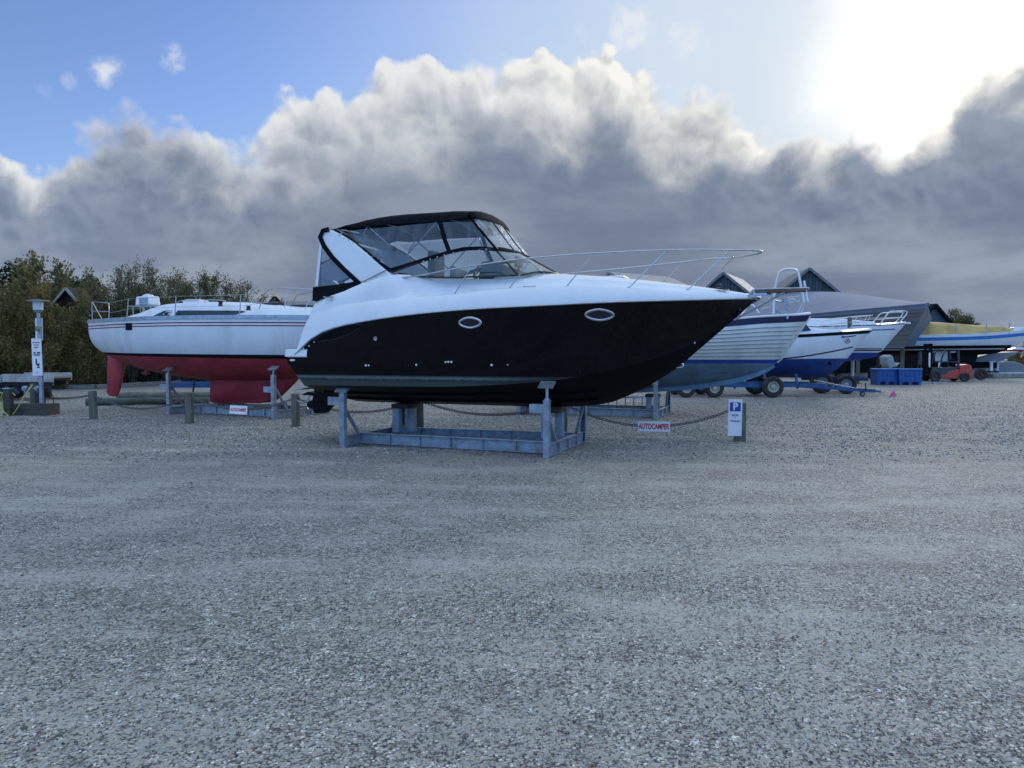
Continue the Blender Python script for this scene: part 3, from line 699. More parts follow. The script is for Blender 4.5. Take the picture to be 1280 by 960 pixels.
# --- deck moulding
zeA = curve([(-2.9, 2.33), (-2.5, 2.44), (-1.9, 2.58), (-1, 2.66), (.27, 2.724), (1.28, 2.80), (2.28, 2.815), (3.3, 2.78), (4.24, 2.72), (5.19, 2.66)])
zpA = curve([(-2.9, 2.67), (-2.5, 2.755), (-1.9, 2.87), (-1.5, 2.99), (-.8, 3.12), (-.2, 3.07), (.3, 3.03), (1.0, 3.0), (1.9, 2.98), (2.4, 2.96), (3.13, 2.91), (3.9, 2.83), (4.43, 2.77), (5.07, 2.69), (5.19, 2.66)])
zcrA = curve([(.9, 3.17), (1.7, 3.143), (2.4, 3.09), (3.13, 3.01), (3.9, 2.904), (4.43, 2.82), (5.07, 2.702), (5.19, 2.67)])
def deck_row(s, fore):
    b, zj, ze, zp = bA(s), zjA(s), zeA(s), zpA(s); k = min(1, b/1.2)
    sh = lambda z: s+max(0, (-2.2-s))*.42*max(0, min(1, (z-1.8)/.85))
    P_ = [(b, zj+.004), (b-.012*k, zj+.09*k), (b-.05*k, zj+(ze-zj)*.75), (b-.10*k, ze), (b-.13*k, ze+.012)]
    if s < 0:  # aft the side runs up in one sweep to the coaming
        q = max(0, min(1, (s+.9)/.9)); a1 = (b-.14, ze+(zp-ze)*.45); a2 = (b-.18, ze+(zp-ze)*.8); a3 = (b-.23, zp)
        c1 = (b-.36*k, ze+.015); c2 = (b-.42*k, ze+(zp-ze)*.5); c3 = (b-.47*k, zp)
        P_ += [tuple(a1[i]*(1-q)+c1[i]*q for i in (0, 1)), tuple(a2[i]*(1-q)+c2[i]*q for i in (0, 1)), tuple(a3[i]*(1-q)+c3[i]*q for i in (0, 1))]
    else: P_ += [(b-.36*k, ze+.015), (b-.42*k, ze+(zp-ze)*.5), (b-.47*k, zp)]
    w = P_[-1][0]
    if fore:
        zc = zcrA(s); P_ += [(w*.75, zp+(zc-zp)*.55), (w*.4, zp+(zc-zp)*.9), (0, zc)]
    else: P_ += [(w-.05, zp-.01), (w-.10, 2.35), (0, 2.35)]
    return [V3((sh(z), y, z)) for y, z in P_]
mb = MB()
stD = [-2.85, -2.75, -2.6, -2.4, -2.2, -1.9, -1.6, -1.3, -1, -.8, -.6, -.4, -.2, 0, .25, .5, .75, .90]
stF = [.92]+[.92+4.27*(1-(1-i/30)**1.4) for i in range(1, 31)]
for sd in (-1, 1):
    mb.grid([[(p.x, p.y*sd, p.z) for p in deck_row(s, False)] for s in stD]+[[(p.x, p.y*sd, p.z) for p in deck_row(s, True)] for s in stF])
r = deck_row(-2.85, False)[:8]; mb.add([(p.x, -p.y, p.z) for p in r]+[(p.x, p.y, p.z) for p in r[::-1]], [tuple(range(16))])
deck = mb.build('deck', M['gelcoat'], boat, smooth=28)
# swim platform
mb = MB(); pl = smooth_path([(-2.62, -1.34, 0), (-3.0, -1.34, 0), (-3.14, -1.28, 0), (-3.26, -1.0, 0), (-3.30, 0, 0), (-3.26, 1.0, 0), (-3.14, 1.28, 0), (-3.0, 1.34, 0), (-2.62, 1.34, 0)], 5)
n = len(pl); vs = []
for z, o in ((1.655, .02), (1.67, 0), (1.79, .01), (1.80, .03)): vs += [(p.x+o, p.y*(1-o*.5), z) for p in pl]
mb.add(vs, [(i+n*k, i+1+n*k, i+1+n*(k+1), i+n*(k+1)) for k in range(3) for i in range(n-1)]+[tuple(range(n)), tuple(range(3*n, 4*n))[::-1]])
mb.build('swim_platform', M['gelcoat'], boat, smooth=40)
# vent scoop on the quarter
vt = [A.pxb(x, y, bA) for x, y in ((391, 427), (405, 417), (425, 408.5), (445, 405), (452, 405.5), (449, 410), (436, 418), (415, 425), (400, 427))]
vt = [(p[0], p[1]) for p in vt]; c_ = (sum(p[0] for p in vt)/9, sum(p[1] for p in vt)/9)
ve = MB().tube([HA.pt(s, z, -1, .006) for s, z in vt], .013, 6, closed=True).build('vent_scoop', M['black_plastic'], boat, smooth=60)
mb = MB(); HA.patch(mb, [(c_[0]+(s-c_[0])*.9, c_[1]+(z-c_[1])*.85) for s, z in vt], out=.004); mb.build('vent_opening', M['antifoul_black'], ve)
# portholes
def porthole(x, y, hw, hh):
    s, z = A.pxb(x, y, bA)
    w = -HA.sec(s, z)
    for _ in range(6): s, z = A.px(x, y, w); w = -HA.sec(s, z)
    for sd in (-1, 1):
        ring = []
        for i in range(28):
            a = 2*math.pi*i/28; e = abs(math.cos(a))**1.0*(1 if math.cos(a) > 0 else -1)
            ring.append((s+hw*e, z+hh*math.sin(a)*(1-.15*abs(e))))
        o = MB().tube([HA.pt(a, b, sd, .012) for a, b in ring], .026, 8, closed=True).build('porthole', M['steel'], boat, smooth=60)
        mb = MB(); HA.patch(mb, [(s+(a-s)*.92, z+(b-z)*.92) for a, b in ring], sd, .008); mb.build('pane', M['dark_glass'], o)
porthole(588, 403.5, .195, .085); porthole(749.5, 393.5, .215, .085)
def fit(x, y, r, mat='white_paint', name='skin_fitting', ring=False):
    w = -1.3
    for _ in range(8): s, z = A.px(x, y, w); w = -HA.sec(s, z)
    n = HA.nrm(s, z); mb = MB()
    if ring: mb.lathe(HA.pt(s, z, -1, -.004), [(r*.45, .006), (r*.5, .016), (r*.9, .018), (r, .004)], 16, n)
    else: mb.lathe(HA.pt(s, z, -1, -.004), [(r, 0), (r, .012), (r*.6, .018), (0, .019)], 12, n)
    mb.build(name, M[mat], boat, smooth=50)
for x, y, r_ in ((393, 427.5, .014), (386.5, 432.5, .014), (379.5, 436, .014), (457.5, 456.7, .02), (461, 456.7, .016), (520.5, 456, .018), (557, 452.6, .017), (560.5, 452.4, .019), (564.3, 452.4, .019), (614.5, 456.3, .02), (634.5, 456, .010)): fit(x, y, r_)
fit(374, 442, .030, 'steel'); fit(469.5, 423, .042, 'steel', 'exhaust_outlet', True); fit(868, 428.5, .02, 'steel')
mb = MB().box(HA.pt(-2.95, 1.60, -1, .01), (.10, .02, .03)); mb.build('skin_fitting', M['white_paint'], boat)
# bow eye
s_, z_ = A.px(849.5, 456, 0)
MB().tube(smooth_path([(s_-.02, 0, z_+.03), (s_+.05, 0, z_+.01), (s_+.05, 0, z_-.035), (s_-.05, 0, z_-.05)], 4), .014, 8).build('bow_eye', M['steel'], boat, smooth=60)
# outdrive
mb = MB(); mb.box((-3.0, 0, 1.0), (.36, .5, .5)); mb.prism([(-3.3, 1.15), (-2.8, 1.15), (-2.85, .78), (-3.1, .52), (-3.35, .50), (-3.42, .66)], -.09, .09)
mb.lathe((-3.55, 0, .68), [(.02, -.02), (.08, .04), (.09, .3), (.06, .55), (0, .62)], 14, (1, 0, 0))
mb.prism([(-3.42, .95), (-3.0, .92), (-3.0, .86), (-3.6, .88)], -.2, .2)
od = mb.build('outdrive', M['antifoul_black'], boat, bevel=.02)
for k in range(3):
    a = 2*math.pi*k/3+.5; mb = MB(); rows = []
    for u in lin(.07, .24, 5):
        q = a+.25*math.sin(u*9); wv = .07*math.sin(math.pi*min(1, (u-.02)/.26))+.02
        rows.append([V3((-3.62+dd*.6, math.cos(q+dd*2)*u, .68+math.sin(q+dd*2)*u)) for dd in (-wv, 0, wv)])
    mb.sheet(rows, .008); mb.build('propeller_blade', M['steel'], od, smooth=60)
for sd in (-1, 1):
    mb = MB(); mb.sheet([[(-3.28, sd*w, 1.02), (-3.05, sd*w, 1.06)] for w in (.35, .85)], .012); mb.build('trim_tab', M['galv'], boat)
# --- windshield
def mir(P_, sd): return [V3((p[0], p[1]*sd, p[2])) for p in P_]
base_h = [V3(A.P(498, 341.5, -1.10)), V3(A.P(530, 346, -1.09)), V3(A.P(560, 347, -1.08)), V3(A.P(600, 345.5, -1.06)), V3(A.P(648, 344, -.99)), V3((1.60, -.70, 3.12)), V3((1.73, -.38, 3.145)), V3((1.78, 0, 3.155))]
top_h = [V3(A.P(489, 340.5, -1.08)), V3(A.P(530, 326, -1.05)), V3(A.P(560, 316.5, -1.02)), V3(A.P(594, 310.8, -.99)), V3(A.P(620, 312.5, -.92)), V3((1.03, -.62, 3.52)), V3((1.06, -.3, 3.54)), V3((1.07, 0, 3.55))]
def full(h): return [V3(p) for p in h]+[V3((p.x, -p.y, p.z)) for p in h[:-1][::-1]]
def resamp(pts, n):
    q = smooth_path(pts, 6); L = [0]
    for i in range(1, len(q)): L.append(L[-1]+(q[i]-q[i-1]).length)
    out = []
    for k in range(n):
        d = L[-1]*k/(n-1); i = 0
        while i < len(L)-2 and L[i+1] < d: i += 1
        u = (d-L[i])/max(L[i+1]-L[i], 1e-6); out.append(q[i].lerp(q[i+1], u))
    return out
nb_, nt_ = smooth_path(full(base_h), 4), smooth_path(full(top_h), 4)
ws = MB().tube(nb_, .014, 6).tube([p+V3((0, 0, .0)) for p in nt_], .018, 6)
fi = 4*4                                        # corner posts and centre post
for i in (fi, len(nb_)//2, len(nb_)-1-fi): ws.tube([nb_[i], nt_[i]], .018, 6)
wso = ws.build('windshield_frame', M['black_plastic'], boat, smooth=60)
MB().grid([nb_, nt_]).build('windshield_pane', M['glass'], wso, smooth=40)
# --- canopy
roofL = [V3(A.P(433, 288.5, -.99)), V3(A.P(459, 283, -.98)), V3(A.P(496, 280, -.97)), V3(A.P(547, 277.5, -.96)), V3(A.P(574, 274, -.94)), V3(A.P(587, 273.5, -.88)), V3((.66, -.60, 4.06)), V3((.80, -.3, 4.09)), V3((.84, 0, 4.10))]
zl = [p.z for p in roofL]
upper = [V3(A.P(416, 287, -.92)), V3(A.P(456, 276, -.88)), V3(A.P(496, 270, -.85)), V3(A.P(545, 267, -.83)), V3(A.P(572, 266, -.78)), V3(A.P(588, 267.5, -.70))]
mb = MB(); rows = []
tl = [-2.42, -1.95, -1.5, -1.0, -.5, 0, .35]
zU = curve([(p.x, p.z) for p in upper]); 
lowc = curve([(p.x, p.z) for p in roofL[:6]])
for s in [-2.36, -2.2, -2.0, -1.7, -1.4, -1.1, -.8, -.5, -.2, .1, .3, .45]:
    zu = zU(min(s, upper[-1].x)); zlo = lowc(max(s, roofL[0].x)) if s > roofL[0].x else zu-.03
    ws_ = [(-1, zlo), (-.985, zlo+(zu-zlo)*.5), (-.93, zu-.015), (-.80, zu+.03), (-.5, zu+.075), (0, zu+.10)]
    sag = .012*math.sin(s*7)
    rows.append([V3((s, w*.985, z+sag*(1-abs(w)))) for w, z in ws_]+[V3((s, -w*.985, z+sag*(1-abs(w)))) for w, z in ws_[:-1][::-1]])
def fr_row(k):                                     # the roof's rounded front fall
    out = []
    for w in (-.98, -.96, -.9, -.78, -.5, 0, .5, .78, .9, .96, .98):
        e = 1-(abs(w)/.98)**2; s = .45+(.04+.15*e**.7)*k**.7+.02*k
        zt = zU(.45)+.10*(1-(abs(w)/.98)**2.5); zb = 4.075+.03*e
        out.append(V3((s, w*(1-.05*k), zt+(zb-zt)*(k**1.9))))
    return out
rows += [fr_row(k) for k in (.25, .5, .75, 1.0)]
mb.sheet(rows, .012)
cano = mb.build('canopy', M['black_fabric'], boat, smooth=50)
# clear panels, the same on both sides
def quadpane(name, q, sd, parent, mat='vinyl', n=6, sag=.0):
    a, b, c, d = [V3((p[0], p[1]*sd, p[2])) for p in q]; rows = []
    for i in range(n+1):
        u = i/n; r = []
        for j in range(n+1):
            v = j/n; p = (a.lerp(b, u)).lerp(d.lerp(c, u), v); p.y += sd*(-1)*sag*math.sin(math.pi*u)*math.sin(math.pi*v); r.append(p)
        rows.append(r)
    return MB().grid(rows).build(name, M[mat], parent, smooth=60)
def strip(mb, pts, wd, th=.012, sd=1, out=(0, -1, 0)):
    pts = [V3((p[0], p[1]*sd, p[2])) for p in pts]; o = V3((out[0], out[1]*sd, out[2])).normalized()
    L, Rr = [], []
    for i in range(len(pts)):
        d = (pts[min(i+1, len(pts)-1)]-pts[max(i-1, 0)]).normalized(); x = d.cross(o).normalized(); L.append(pts[i]+x*wd/2); Rr.append(pts[i]-x*wd/2)
    n = len(pts); vs = [p+o*th/2 for p in L]+[p+o*th/2 for p in Rr]+[p-o*th/2 for p in Rr]+[p-o*th/2 for p in L]
    fs = []
    for i in range(n-1):
        for k in range(4): fs.append((k*n+i, k*n+i+1, ((k+1) % 4)*n+i+1, ((k+1) % 4)*n+i))
    fs += [(0, n, 2*n, 3*n), (n-1, 4*n-1, 3*n-1, 2*n-1)]
    mb.add(vs, fs)
snap = None
q1 = [V3(A.P(434, 288.5, -.985)), V3(A.P(487, 336, -1.07)), V3(A.P(560, 314, -1.02)), V3(A.P(546, 278, -.965))]
q2 = [V3(A.P(553, 277.5, -.96)), V3(A.P(563, 314, -1.02)), V3(A.P(620, 311, -.93)), V3(A.P(587, 273, -.89))]
for sd in (1, -1):
    quadpane('canopy_window', q1, sd, boat, sag=.02); quadpane('canopy_window', q2, sd, boat, sag=.01)
    mb = MB()
    strip(mb, [V3(A.P(418, 289, -.95)), V3(A.P(437, 300, -1.0)), V3(A.P(456, 314.5, -1.05)), V3(A.P(473, 328.5, -1.07)), V3(A.P(487.5, 338.5, -1.09))], .085, .014, sd)
    strip(mb, [V3(A.P(486, 338, -1.09)), V3(A.P(505, 332.5, -1.075)), V3(A.P(530, 324.5, -1.06)), V3(A.P(560, 315.5, -1.035)), V3(A.P(580, 311.0, -1.02)), V3(A.P(600, 310.2, -.99)), V3(A.P(621, 312, -.94))], .062, .016, sd)
    strip(mb, [V3(A.P(549.5, 276.5, -.975)), V3(A.P(555, 297, -1.0)), V3(A.P(562, 316, -1.03))], .075, .014, sd)
    strip(mb, [V3(A.P(586, 270, -.89)), V3(A.P(603, 291, -.91)), V3(A.P(622, 313, -.94))], .035, .03, sd)
    cb = mb.build('canopy_border', M['black_fabric'], boat, smooth=40)
    for (x0, y0, x1, y1, k) in ((421, 292, 486, 337, 11), (490, 338.5, 560, 317.5, 8), (563, 316.5, 612, 311.5, 6)):
        for i in range(k):
            u = (i+.5)/k; p = V3(A.P(x0+(x1-x0)*u, y0+(y1-y0)*u-(2.0 if x0 < 480 and .2 < u < .8 else 0), -1.06)); p.y *= sd
            if snap is None: snap = MB().lathe((0, 0, 0), [(.015, 0), (.012, .010), (0, .011)], 8, (0, -1, 0)).build('snap_fastener', M['steel'], cb); q_ = snap
            else: q_ = snap.copy(); COL.objects.link(q_); q_.parent = cb
            q_.location = p; q_.rotation_euler = (0, 0, 0 if sd > 0 else math.pi)
fp = []                                            # front clear panel, three lights wide
for w in lin(-.92, .92, 15):
    e = max(0, 1-(abs(w)/.921)**2); fp.append([V3((.46+.17*e**.6, w*.97, 4.075+.045*e)), V3((.64+.14*e**.6, w*.98, 3.91)), V3((.82+.11*e**.6, w*.99, 3.71)), V3((.99+.08*e**.6, w, 3.525+.02*e))])
MB().grid(fp).build('canopy_window', M['vinyl_hazy'], boat, smooth=60)
mb = MB(); strip(mb, [r_[3]+V3((.015, 0, 0)) for r_ in fp], .05, .014, 1, (1, 0, .6))
for i in (5, 9): strip(mb, [fp[i][k]+V3((.006, 0, .004)) for k in range(4)], .03, .01, 1, (1, 0, .7))
mb.build('canopy_border', M['black_fabric'], boat, smooth=40)
# canopy hoops
hoops = []
def hoop(p_base, p_top):
    a, b = V3(p_base), V3(p_top)
    return smooth_path([a, a.lerp(b, .5), b, V3((b.x, b.y*.85, b.z+.10)), V3((b.x, 0, b.z+.17)), V3((b.x, -b.y*.85, b.z+.10)), V3((b.x, -b.y, b.z)), V3((a.x, -a.y, a.z)).lerp(V3((b.x, -b.y, b.z)), .5), V3((a.x, -a.y, a.z))], 5)
for pb, pt_ in (((505, 323, -.95), (462, 284, -.93)), ((505, 323, -.95), (545, 278.5, -.92)), ((560, 314, -.96), (547, 279, -.93)), ((450, 300, -.93), (459, 284, -.93))):
    MB().tube(hoop(A.P(*pb), A.P(*pt_)), .011, 6).build('canopy_hoop', M['steel'], boat, smooth=60)
# --- radar arch
arch = [(402, 288.5), (406, 286.8), (411, 286.2), (416, 287.5), (428, 294), (443, 303), (458, 315), (474, 329), (487, 339.5), (494, 345), (480, 356), (452, 353), (444, 348), (430, 335), (416, 321), (405, 306), (400.5, 296), (400.3, 291)]
ap = [A.px(x, y, -1.02) for x, y in arch]
def lean(a, w, z): return (a, w*(1-.085*max(0, z-3.1)), z)
for sd in (-1, 1):
    ring = [lean(a, sd*1.13, z) for a, z in ap]; ring2 = [lean(a, sd*1.04, z) for a, z in ap]; n = len(ap)
    MB().add(ring+ring2, [tuple(range(n)), tuple(range(n, 2*n))[::-1]]+[(i, n+i, n+(i+1) % n, (i+1) % n) for i in range(n)]).build('arch_leg', M['gelcoat'], boat, bevel=.018)
mb = MB(); tx, tz = ap[1]
bb = [(-2.43, 3.93), (-2.39, 4.0), (-2.30, 4.025), (-2.16, 4.01), (-2.05, 3.95), (-2.12, 3.88), (-2.35, 3.87)]
ws2 = lin(-1.04, 1.04, 9); mb.grid([[(a, w, z+.03*(1-(w/1.04)**2)) for a, z in bb] for w in ws2], close=True)
mb.build('arch_crossbeam', M['gelcoat'], boat, smooth=50)
for w in (-.35, .1): MB().tube([(-2.30, w, 4.02), (-2.30, w, 4.12)], .012, 6).box((-2.32, w, 4.11), (.07, .03, .03)).build('aerial_mount', M['black_plastic'], boat)
# --- aft curtains
for sd in (1, -1):
    mb = MB()
    strip(mb, [V3(A.P(x, y, w)) for x, y, w in ((411, 286.5, -1.06), (403.5, 288.5, -1.07), (400, 296, -1.08), (404.5, 307, -1.09), (415, 321.5, -1.11), (429, 336, -1.12), (442, 348, -1.14), (449, 354.5, -1.15))], .085, .02, sd)
    cb = mb.build('curtain_border', M['black_fabric'], boat, smooth=40)
    quadpane('curtain_window', [V3(A.P(401, 300, -1.06)), V3(A.P(402, 357, -1.10)), V3(A.P(443, 353, -1.12)), V3(A.P(408, 312, -1.08))], sd, boat, 'clear_vinyl')
    pv = [A.P(390, 376, -1.16), A.P(394, 358.5, -1.12), A.P(420, 356, -1.13), A.P(447, 351, -1.14), A.P(452, 353.5, -1.15), A.P(440, 361, -1.16), A.P(420, 367, -1.17), A.P(403, 373, -1.17)]
    pv = [V3((p[0], p[1]*sd, p[2])) for p in pv]; n = len(pv); mb = MB()
    mb.add(pv+[p+V3((0, .02*sd, 0)) for p in pv], [tuple(range(n)), tuple(range(n, 2*n))[::-1]]+[(i, n+i, n+(i+1) % n, (i+1) % n) for i in range(n)])
    mb.build('curtain_valance', M['black_fabric'], boat)
    mb = MB(); p0, p1 = V3(A.P(402, 300, -1.05)), V3(A.P(396, 358, -1.08)); p0.y *= sd; p1.y *= sd
    mb.beam(p0, p1, .05, .05); mb.build('curtain_strut', M['gelcoat'], boat)
p0, p1 = V3(A.P(402, 296, -1.05)), V3(A.P(394, 359, -1.08))
quadpane('curtain_window', [(p0.x, -1.04, p0.z), (p1.x, -1.07, p1.z), (p1.x, 1.07, p1.z), (p0.x, 1.04, p0.z)], 1, boat, 'clear_vinyl')
pz = V3(A.P(390, 376, -1.15)); MB().sheet([[(p1.x-.01, w, p1.z), (pz.x, w, pz.z)] for w in lin(-1.14, 1.14, 6)], .02).build('curtain_valance', M['black_fabric'], boat)
# --- cockpit
mb = MB(); mb.box((-.15, -.42, 3.0), (.5, .5, .14)); mb.box((-.42, -.42, 3.28), (.13, .5, .62)); mb.box((-.15, -.42, 2.65), (.12, .12, .6))
mb.build('helm_seat', M['seat_dark'], boat, bevel=.04)
mb = MB(); mb.box((-.12, .5, 2.98), (.5, .55, .14)); mb.box((-.40, .5, 3.18), (.12, .55, .44)); mb.box((-.12, .5, 2.65), (.4, .5, .6)); mb.build('companion_seat', M['seat_grey'], boat, bevel=.04)
mb = MB(); mb.prism([(.55, 2.95), (.62, 3.33), (.78, 3.34), (1.05, 3.22), (1.30, 3.15), (1.30, 3.0), (.9, 2.9)], -.78, .78); mb.build('dashboard', M['seat_dark'], boat, bevel=.03)
mb = MB(); c0 = V3((.45, -.42, 3.22)); ax = V3((-.8, 0, .6)).normalized(); x_ = ax.orthogonal().normalized(); y_ = ax.cross(x_)
mb.tube([c0+(x_*math.cos(a)+y_*math.sin(a))*.17 for a in lin(0, 2*math.pi, 21)[:-1]], .014, 6, closed=True)
for k in range(3): a = k*2.094; mb.tube([c0, c0+(x_*math.cos(a)+y_*math.sin(a))*.17], .01, 5)
mb.tube([c0, c0-ax*.15], .03, 8); mb.build('steering_wheel', M['black_plastic'], boat, smooth=60)
mb = MB(); mb.box((.95, .25, 3.42), (.05, .30, .20)); mb.tube([(.95, .25, 3.2), (.95, .25, 3.4)], .015, 6); mb.build('chart_plotter', M['black_plastic'], boat)
# --- bow rail
rail_w = curve([(-.6, 1.16), (0, 1.24), (1, 1.27), (2, 1.24), (3, 1.12), (4, .80), (4.6, .52), (5.0, .25), (5.2, .0)])
def rp(x, y): s, z = A.pxb(x, y, lambda s: rail_w(s)+.0); return (s, z)
rpts = [(502, 347.3), (530, 343.5), (565, 336.5), (620, 328), (665, 322.5), (742, 316.6), (832, 312.6), (880, 312)]
near = []
for x, y in rpts:
    s, z = rp(x, y); near.append(V3((s, -rail_w(s), z)))
near += [V3((4.72, -.56, 3.37)), V3((5.03, -.36, 3.38)), V3((5.22, -.14, 3.385))]
tip = V3((5.27, 0, 3.385))
allr = near+[tip]+[V3((p.x, -p.y, p.z)) for p in near[::-1]]
br = MB().tube(smooth_path(allr, 5), .0135, 8).build('bow_rail', M['steel'], boat, smooth=60)
for (xb, yb, xt, yt) in ((566.5, 368.7, 590, 332.8), (635, 361.3, 665, 322.5), (707, 358, 742, 316.6), (785.5, 358.5, 834, 312.6), (859.5, 361, 912, 313)):
    s, z = rp(xt, yt); w = rail_w(s)
    s0, z0 = A.pxb(xb, yb, lambda q: bA(q)-.12)
    for sd in (-1, 1):
        MB().tube([(s0, sd*(bA(s0)-.12), z0-.02), (s, sd*w, z)], .0105, 6).lathe((s0, sd*(bA(s0)-.12), z0-.015), [(.03, 0), (.03, .012), (.012, .02)], 8).build('stanchion', M['steel'], br, smooth=60)
# cleats
def cleat(x, y, off=.16, L=.22):
    s, z = A.pxb(x, y, lambda q: bA(q)-off); wv = bA(s)-off
    for sd in (-1, 1):
        mb = MB(); mb.tube(smooth_path([(s-L/2, sd*wv, z+.05), (s-L/5, sd*wv, z+.043), (s+L/5, sd*wv, z+.043), (s+L/2, sd*wv, z+.05)], 3), .012, 6)
        for d in (-L/5, L/5): mb.tube([(s+d, sd*wv, z-.02), (s+d, sd*wv, z+.045)], .012, 6)
        mb.build('cleat', M['steel'], boat, smooth=60)
cleat(411, 374.5, off=.12); cleat(662, 361.5); cleat(903, 366.5)
# --- bow ladder platform, anchor roller and stay
def near0(x, y, w=0): return V3(A.P(x, y, w))
z0 = 2.70
mb = MB()
for w in (-.16, .16):
    mb.tube(smooth_path([(5.08, w, 2.66), (5.14, w, 2.75), (5.25, w, 2.765), (5.6, w, 2.765), (5.98, w*.9, 2.765)], 4), .013, 8)
mb.tube([(5.98, -.144, 2.765), (5.98, .144, 2.765)], .018, 8)
pf = mb.build('bow_platform', M['galv'], boat, smooth=60)
mb = MB()
for k in range(4): mb.box((5.56, -.125+.083*k, 2.738), (.78, .070, .034))
mb.build('platform_slats', M['teak'], pf)
a0, a1 = near0(917.5, 400), V3((5.62, 0, 2.72))
for w in (-.05, .05): MB().tube([a0+V3((0, w, 0)), a1+V3((0, w*2, 0))], .014, 8).build('platform_stay', M['steel'], boat, smooth=60)
mb = MB(); mb.box((5.18, 0, 2.70), (.22, .12, .06)); mb.lathe((5.32, -.05, 2.70), [(.035, 0), (.025, .03), (.025, .07), (.035, .1)], 12, (0, 1, 0)); mb.tube([(5.1, 0, 2.72), (5.42, 0, 2.69)], .016, 8); mb.build('anchor_roller', M['steel'], boat, smooth=50)
mb = MB(); mb.lathe((4.62, -.30, 2.80), [(.04, 0), (.04, .04), (.025, .06), (0, .065)], 12); mb.build('deck_filler', M['black_plastic'], boat, smooth=50)
mb = MB(); mb.box((2.75, .1, 3.05), (.52, .52, .04)); mb.build('deck_hatch', M['gelcoat'], boat, bevel=.015)
mb = MB(); mb.tube([V3(A.P(453, 352.5, -1.165)), V3(A.P(482, 338, -1.145))], .010, 6); mb.build('grab_rail', M['steel'], boat, smooth=60)

# ------------------------------------------------------------------ cradles
def cradle(name_label, fr, L, Wd, posts_h, pad_h, mat, keel_h=.70, hb=.20, arm_z=None, group='steel boat cradles', blocks=True, aft_h=None):
    c = thing('boat_cradle', name_label, 'cradle', fr, group=group)
    def ibeam(p0, p1, name, h=hb, w=.10):
        p0, p1 = V3(p0), V3(p1); mb = MB(); d = (p1-p0).normalized(); up = V3((0, 0, 1))
        mb.beam(p0, p1, .012, h-.026); mb.beam(p0+up*(h/2-.007), p1+up*(h/2-.007), w, .012); mb.beam(p0-up*(h/2-.007), p1-up*(h/2-.007), w, .012)
        n = int((p1-p0).length/.55)
        for i in range(1, n): 
            q = p0+(p1-p0)*i/n; mb.beam(q-d*.004, q+d*.004, w-.012, h-.03)
        return mb.build(name, mat, c)
    ibeam((-L/2+.05, -Wd/2+.62, hb/2+.02), (L/2-.05, -Wd/2+.42, hb/2+.02), 'long_beam'); ibeam((-L/2+.05, Wd/2-.62, hb/2+.02), (L/2-.05, Wd/2-.42, hb/2+.02), 'long_beam')
    for i, s in enumerate((-L/2, L/2)):
        ibeam((s, -Wd/2+.06, hb/2+.012), (s, Wd/2-.06, hb/2+.012), 'cross_beam')
        for sd in (-1, 1):
            ph = (posts_h if i else (aft_h or posts_h)); w = sd*Wd/2
            mb = MB(); mb.box((s, w, ph/2), (.10, .014, ph)); mb.box((s-.046, w-sd*.045, ph/2), (.012, .09, ph)); mb.box((s+.046, w-sd*.045, ph/2), (.012, .09, ph))
            mb.box((s, w-sd*.045, ph+.006), (.12, .12, .012))
            mb.build('post', mat, c)
            MB().beam((s, w-sd*.05, ph*.78), (s, w-sd*(.55 if Wd > 2.2 else .45), hb+.02), .05, .05).build('brace', mat, c)
            mb = MB(); dirx = -1 if i == 0 else -1
            az_ = arm_z or ph-.13; mb.box((s+dirx*.14, w-sd*.05, az_), (.30, .13, .15)); mb.box((s+dirx*.292, w-sd*.05, az_), (.006, .10, .12)); mb.build('socket_arm', mat, c, bevel=.005)
            pz = pad_h(s, sd)
            mb = MB(); mb.tube([(s, w-sd*.045, ph-.05), (s, w-sd*.045, pz-.06)], .026, 10)
            mb.lathe((s, w-sd*.045, ph+.012), [(.05, 0), (.05, .03), (.03, .035)], 8)
            mb.build('screw_jack', M['galv'], c, smooth=50)
            M3 = Matrix.Rotation(R(sd*(-28)), 3, 'X')
            MB().box((s, w-sd*.045, pz-.03), (.26, .20, .025), M3).box((s, w-sd*.045, pz-.055), (.16, .06, .04), M3).build('hull_pad', M['galv'] if sd < 0 else M['wood_dark'], c)
    if keel_h < hb+.2:
        for s in (-L/2+1.0, L/2-1.2): MB().box((s, 0, hb+.02+(keel_h-hb-.02)/2), (.22, Wd*.6, max(.05, keel_h-hb-.02))).build('keel_block', M['wood_beam'], c, bevel=.01)
    elif blocks:
        for s in (-L/2+.55, L/2-.35):
            for w in (-.22, .22): MB().box((s+(.0 if w < 0 else .18), w*.6, hb+(keel_h-hb-.09)/2), (.14, .14, keel_h-hb-.09)).build('keel_support', mat, c, bevel=.006)
            MB().box((s+.09, 0, keel_h-.045), (.36, .42, .09)).build('keel_block', M['wood_dark'], c, bevel=.01)
    return c
def padA(s, sd):
    w = 1.20-.045; zz = zkA(s)
    while HA.sec(s, zz) < w and zz < 1.3: zz += .01
    return zz-.005
cradle('blue grey steel cradle carrying the black and white motor cruiser', A, 3.92, 2.42, .94, lambda s, sd: (1.10 if s < 0 else 1.24), M['galv_blue'], keel_h=.752, aft_h=.98)

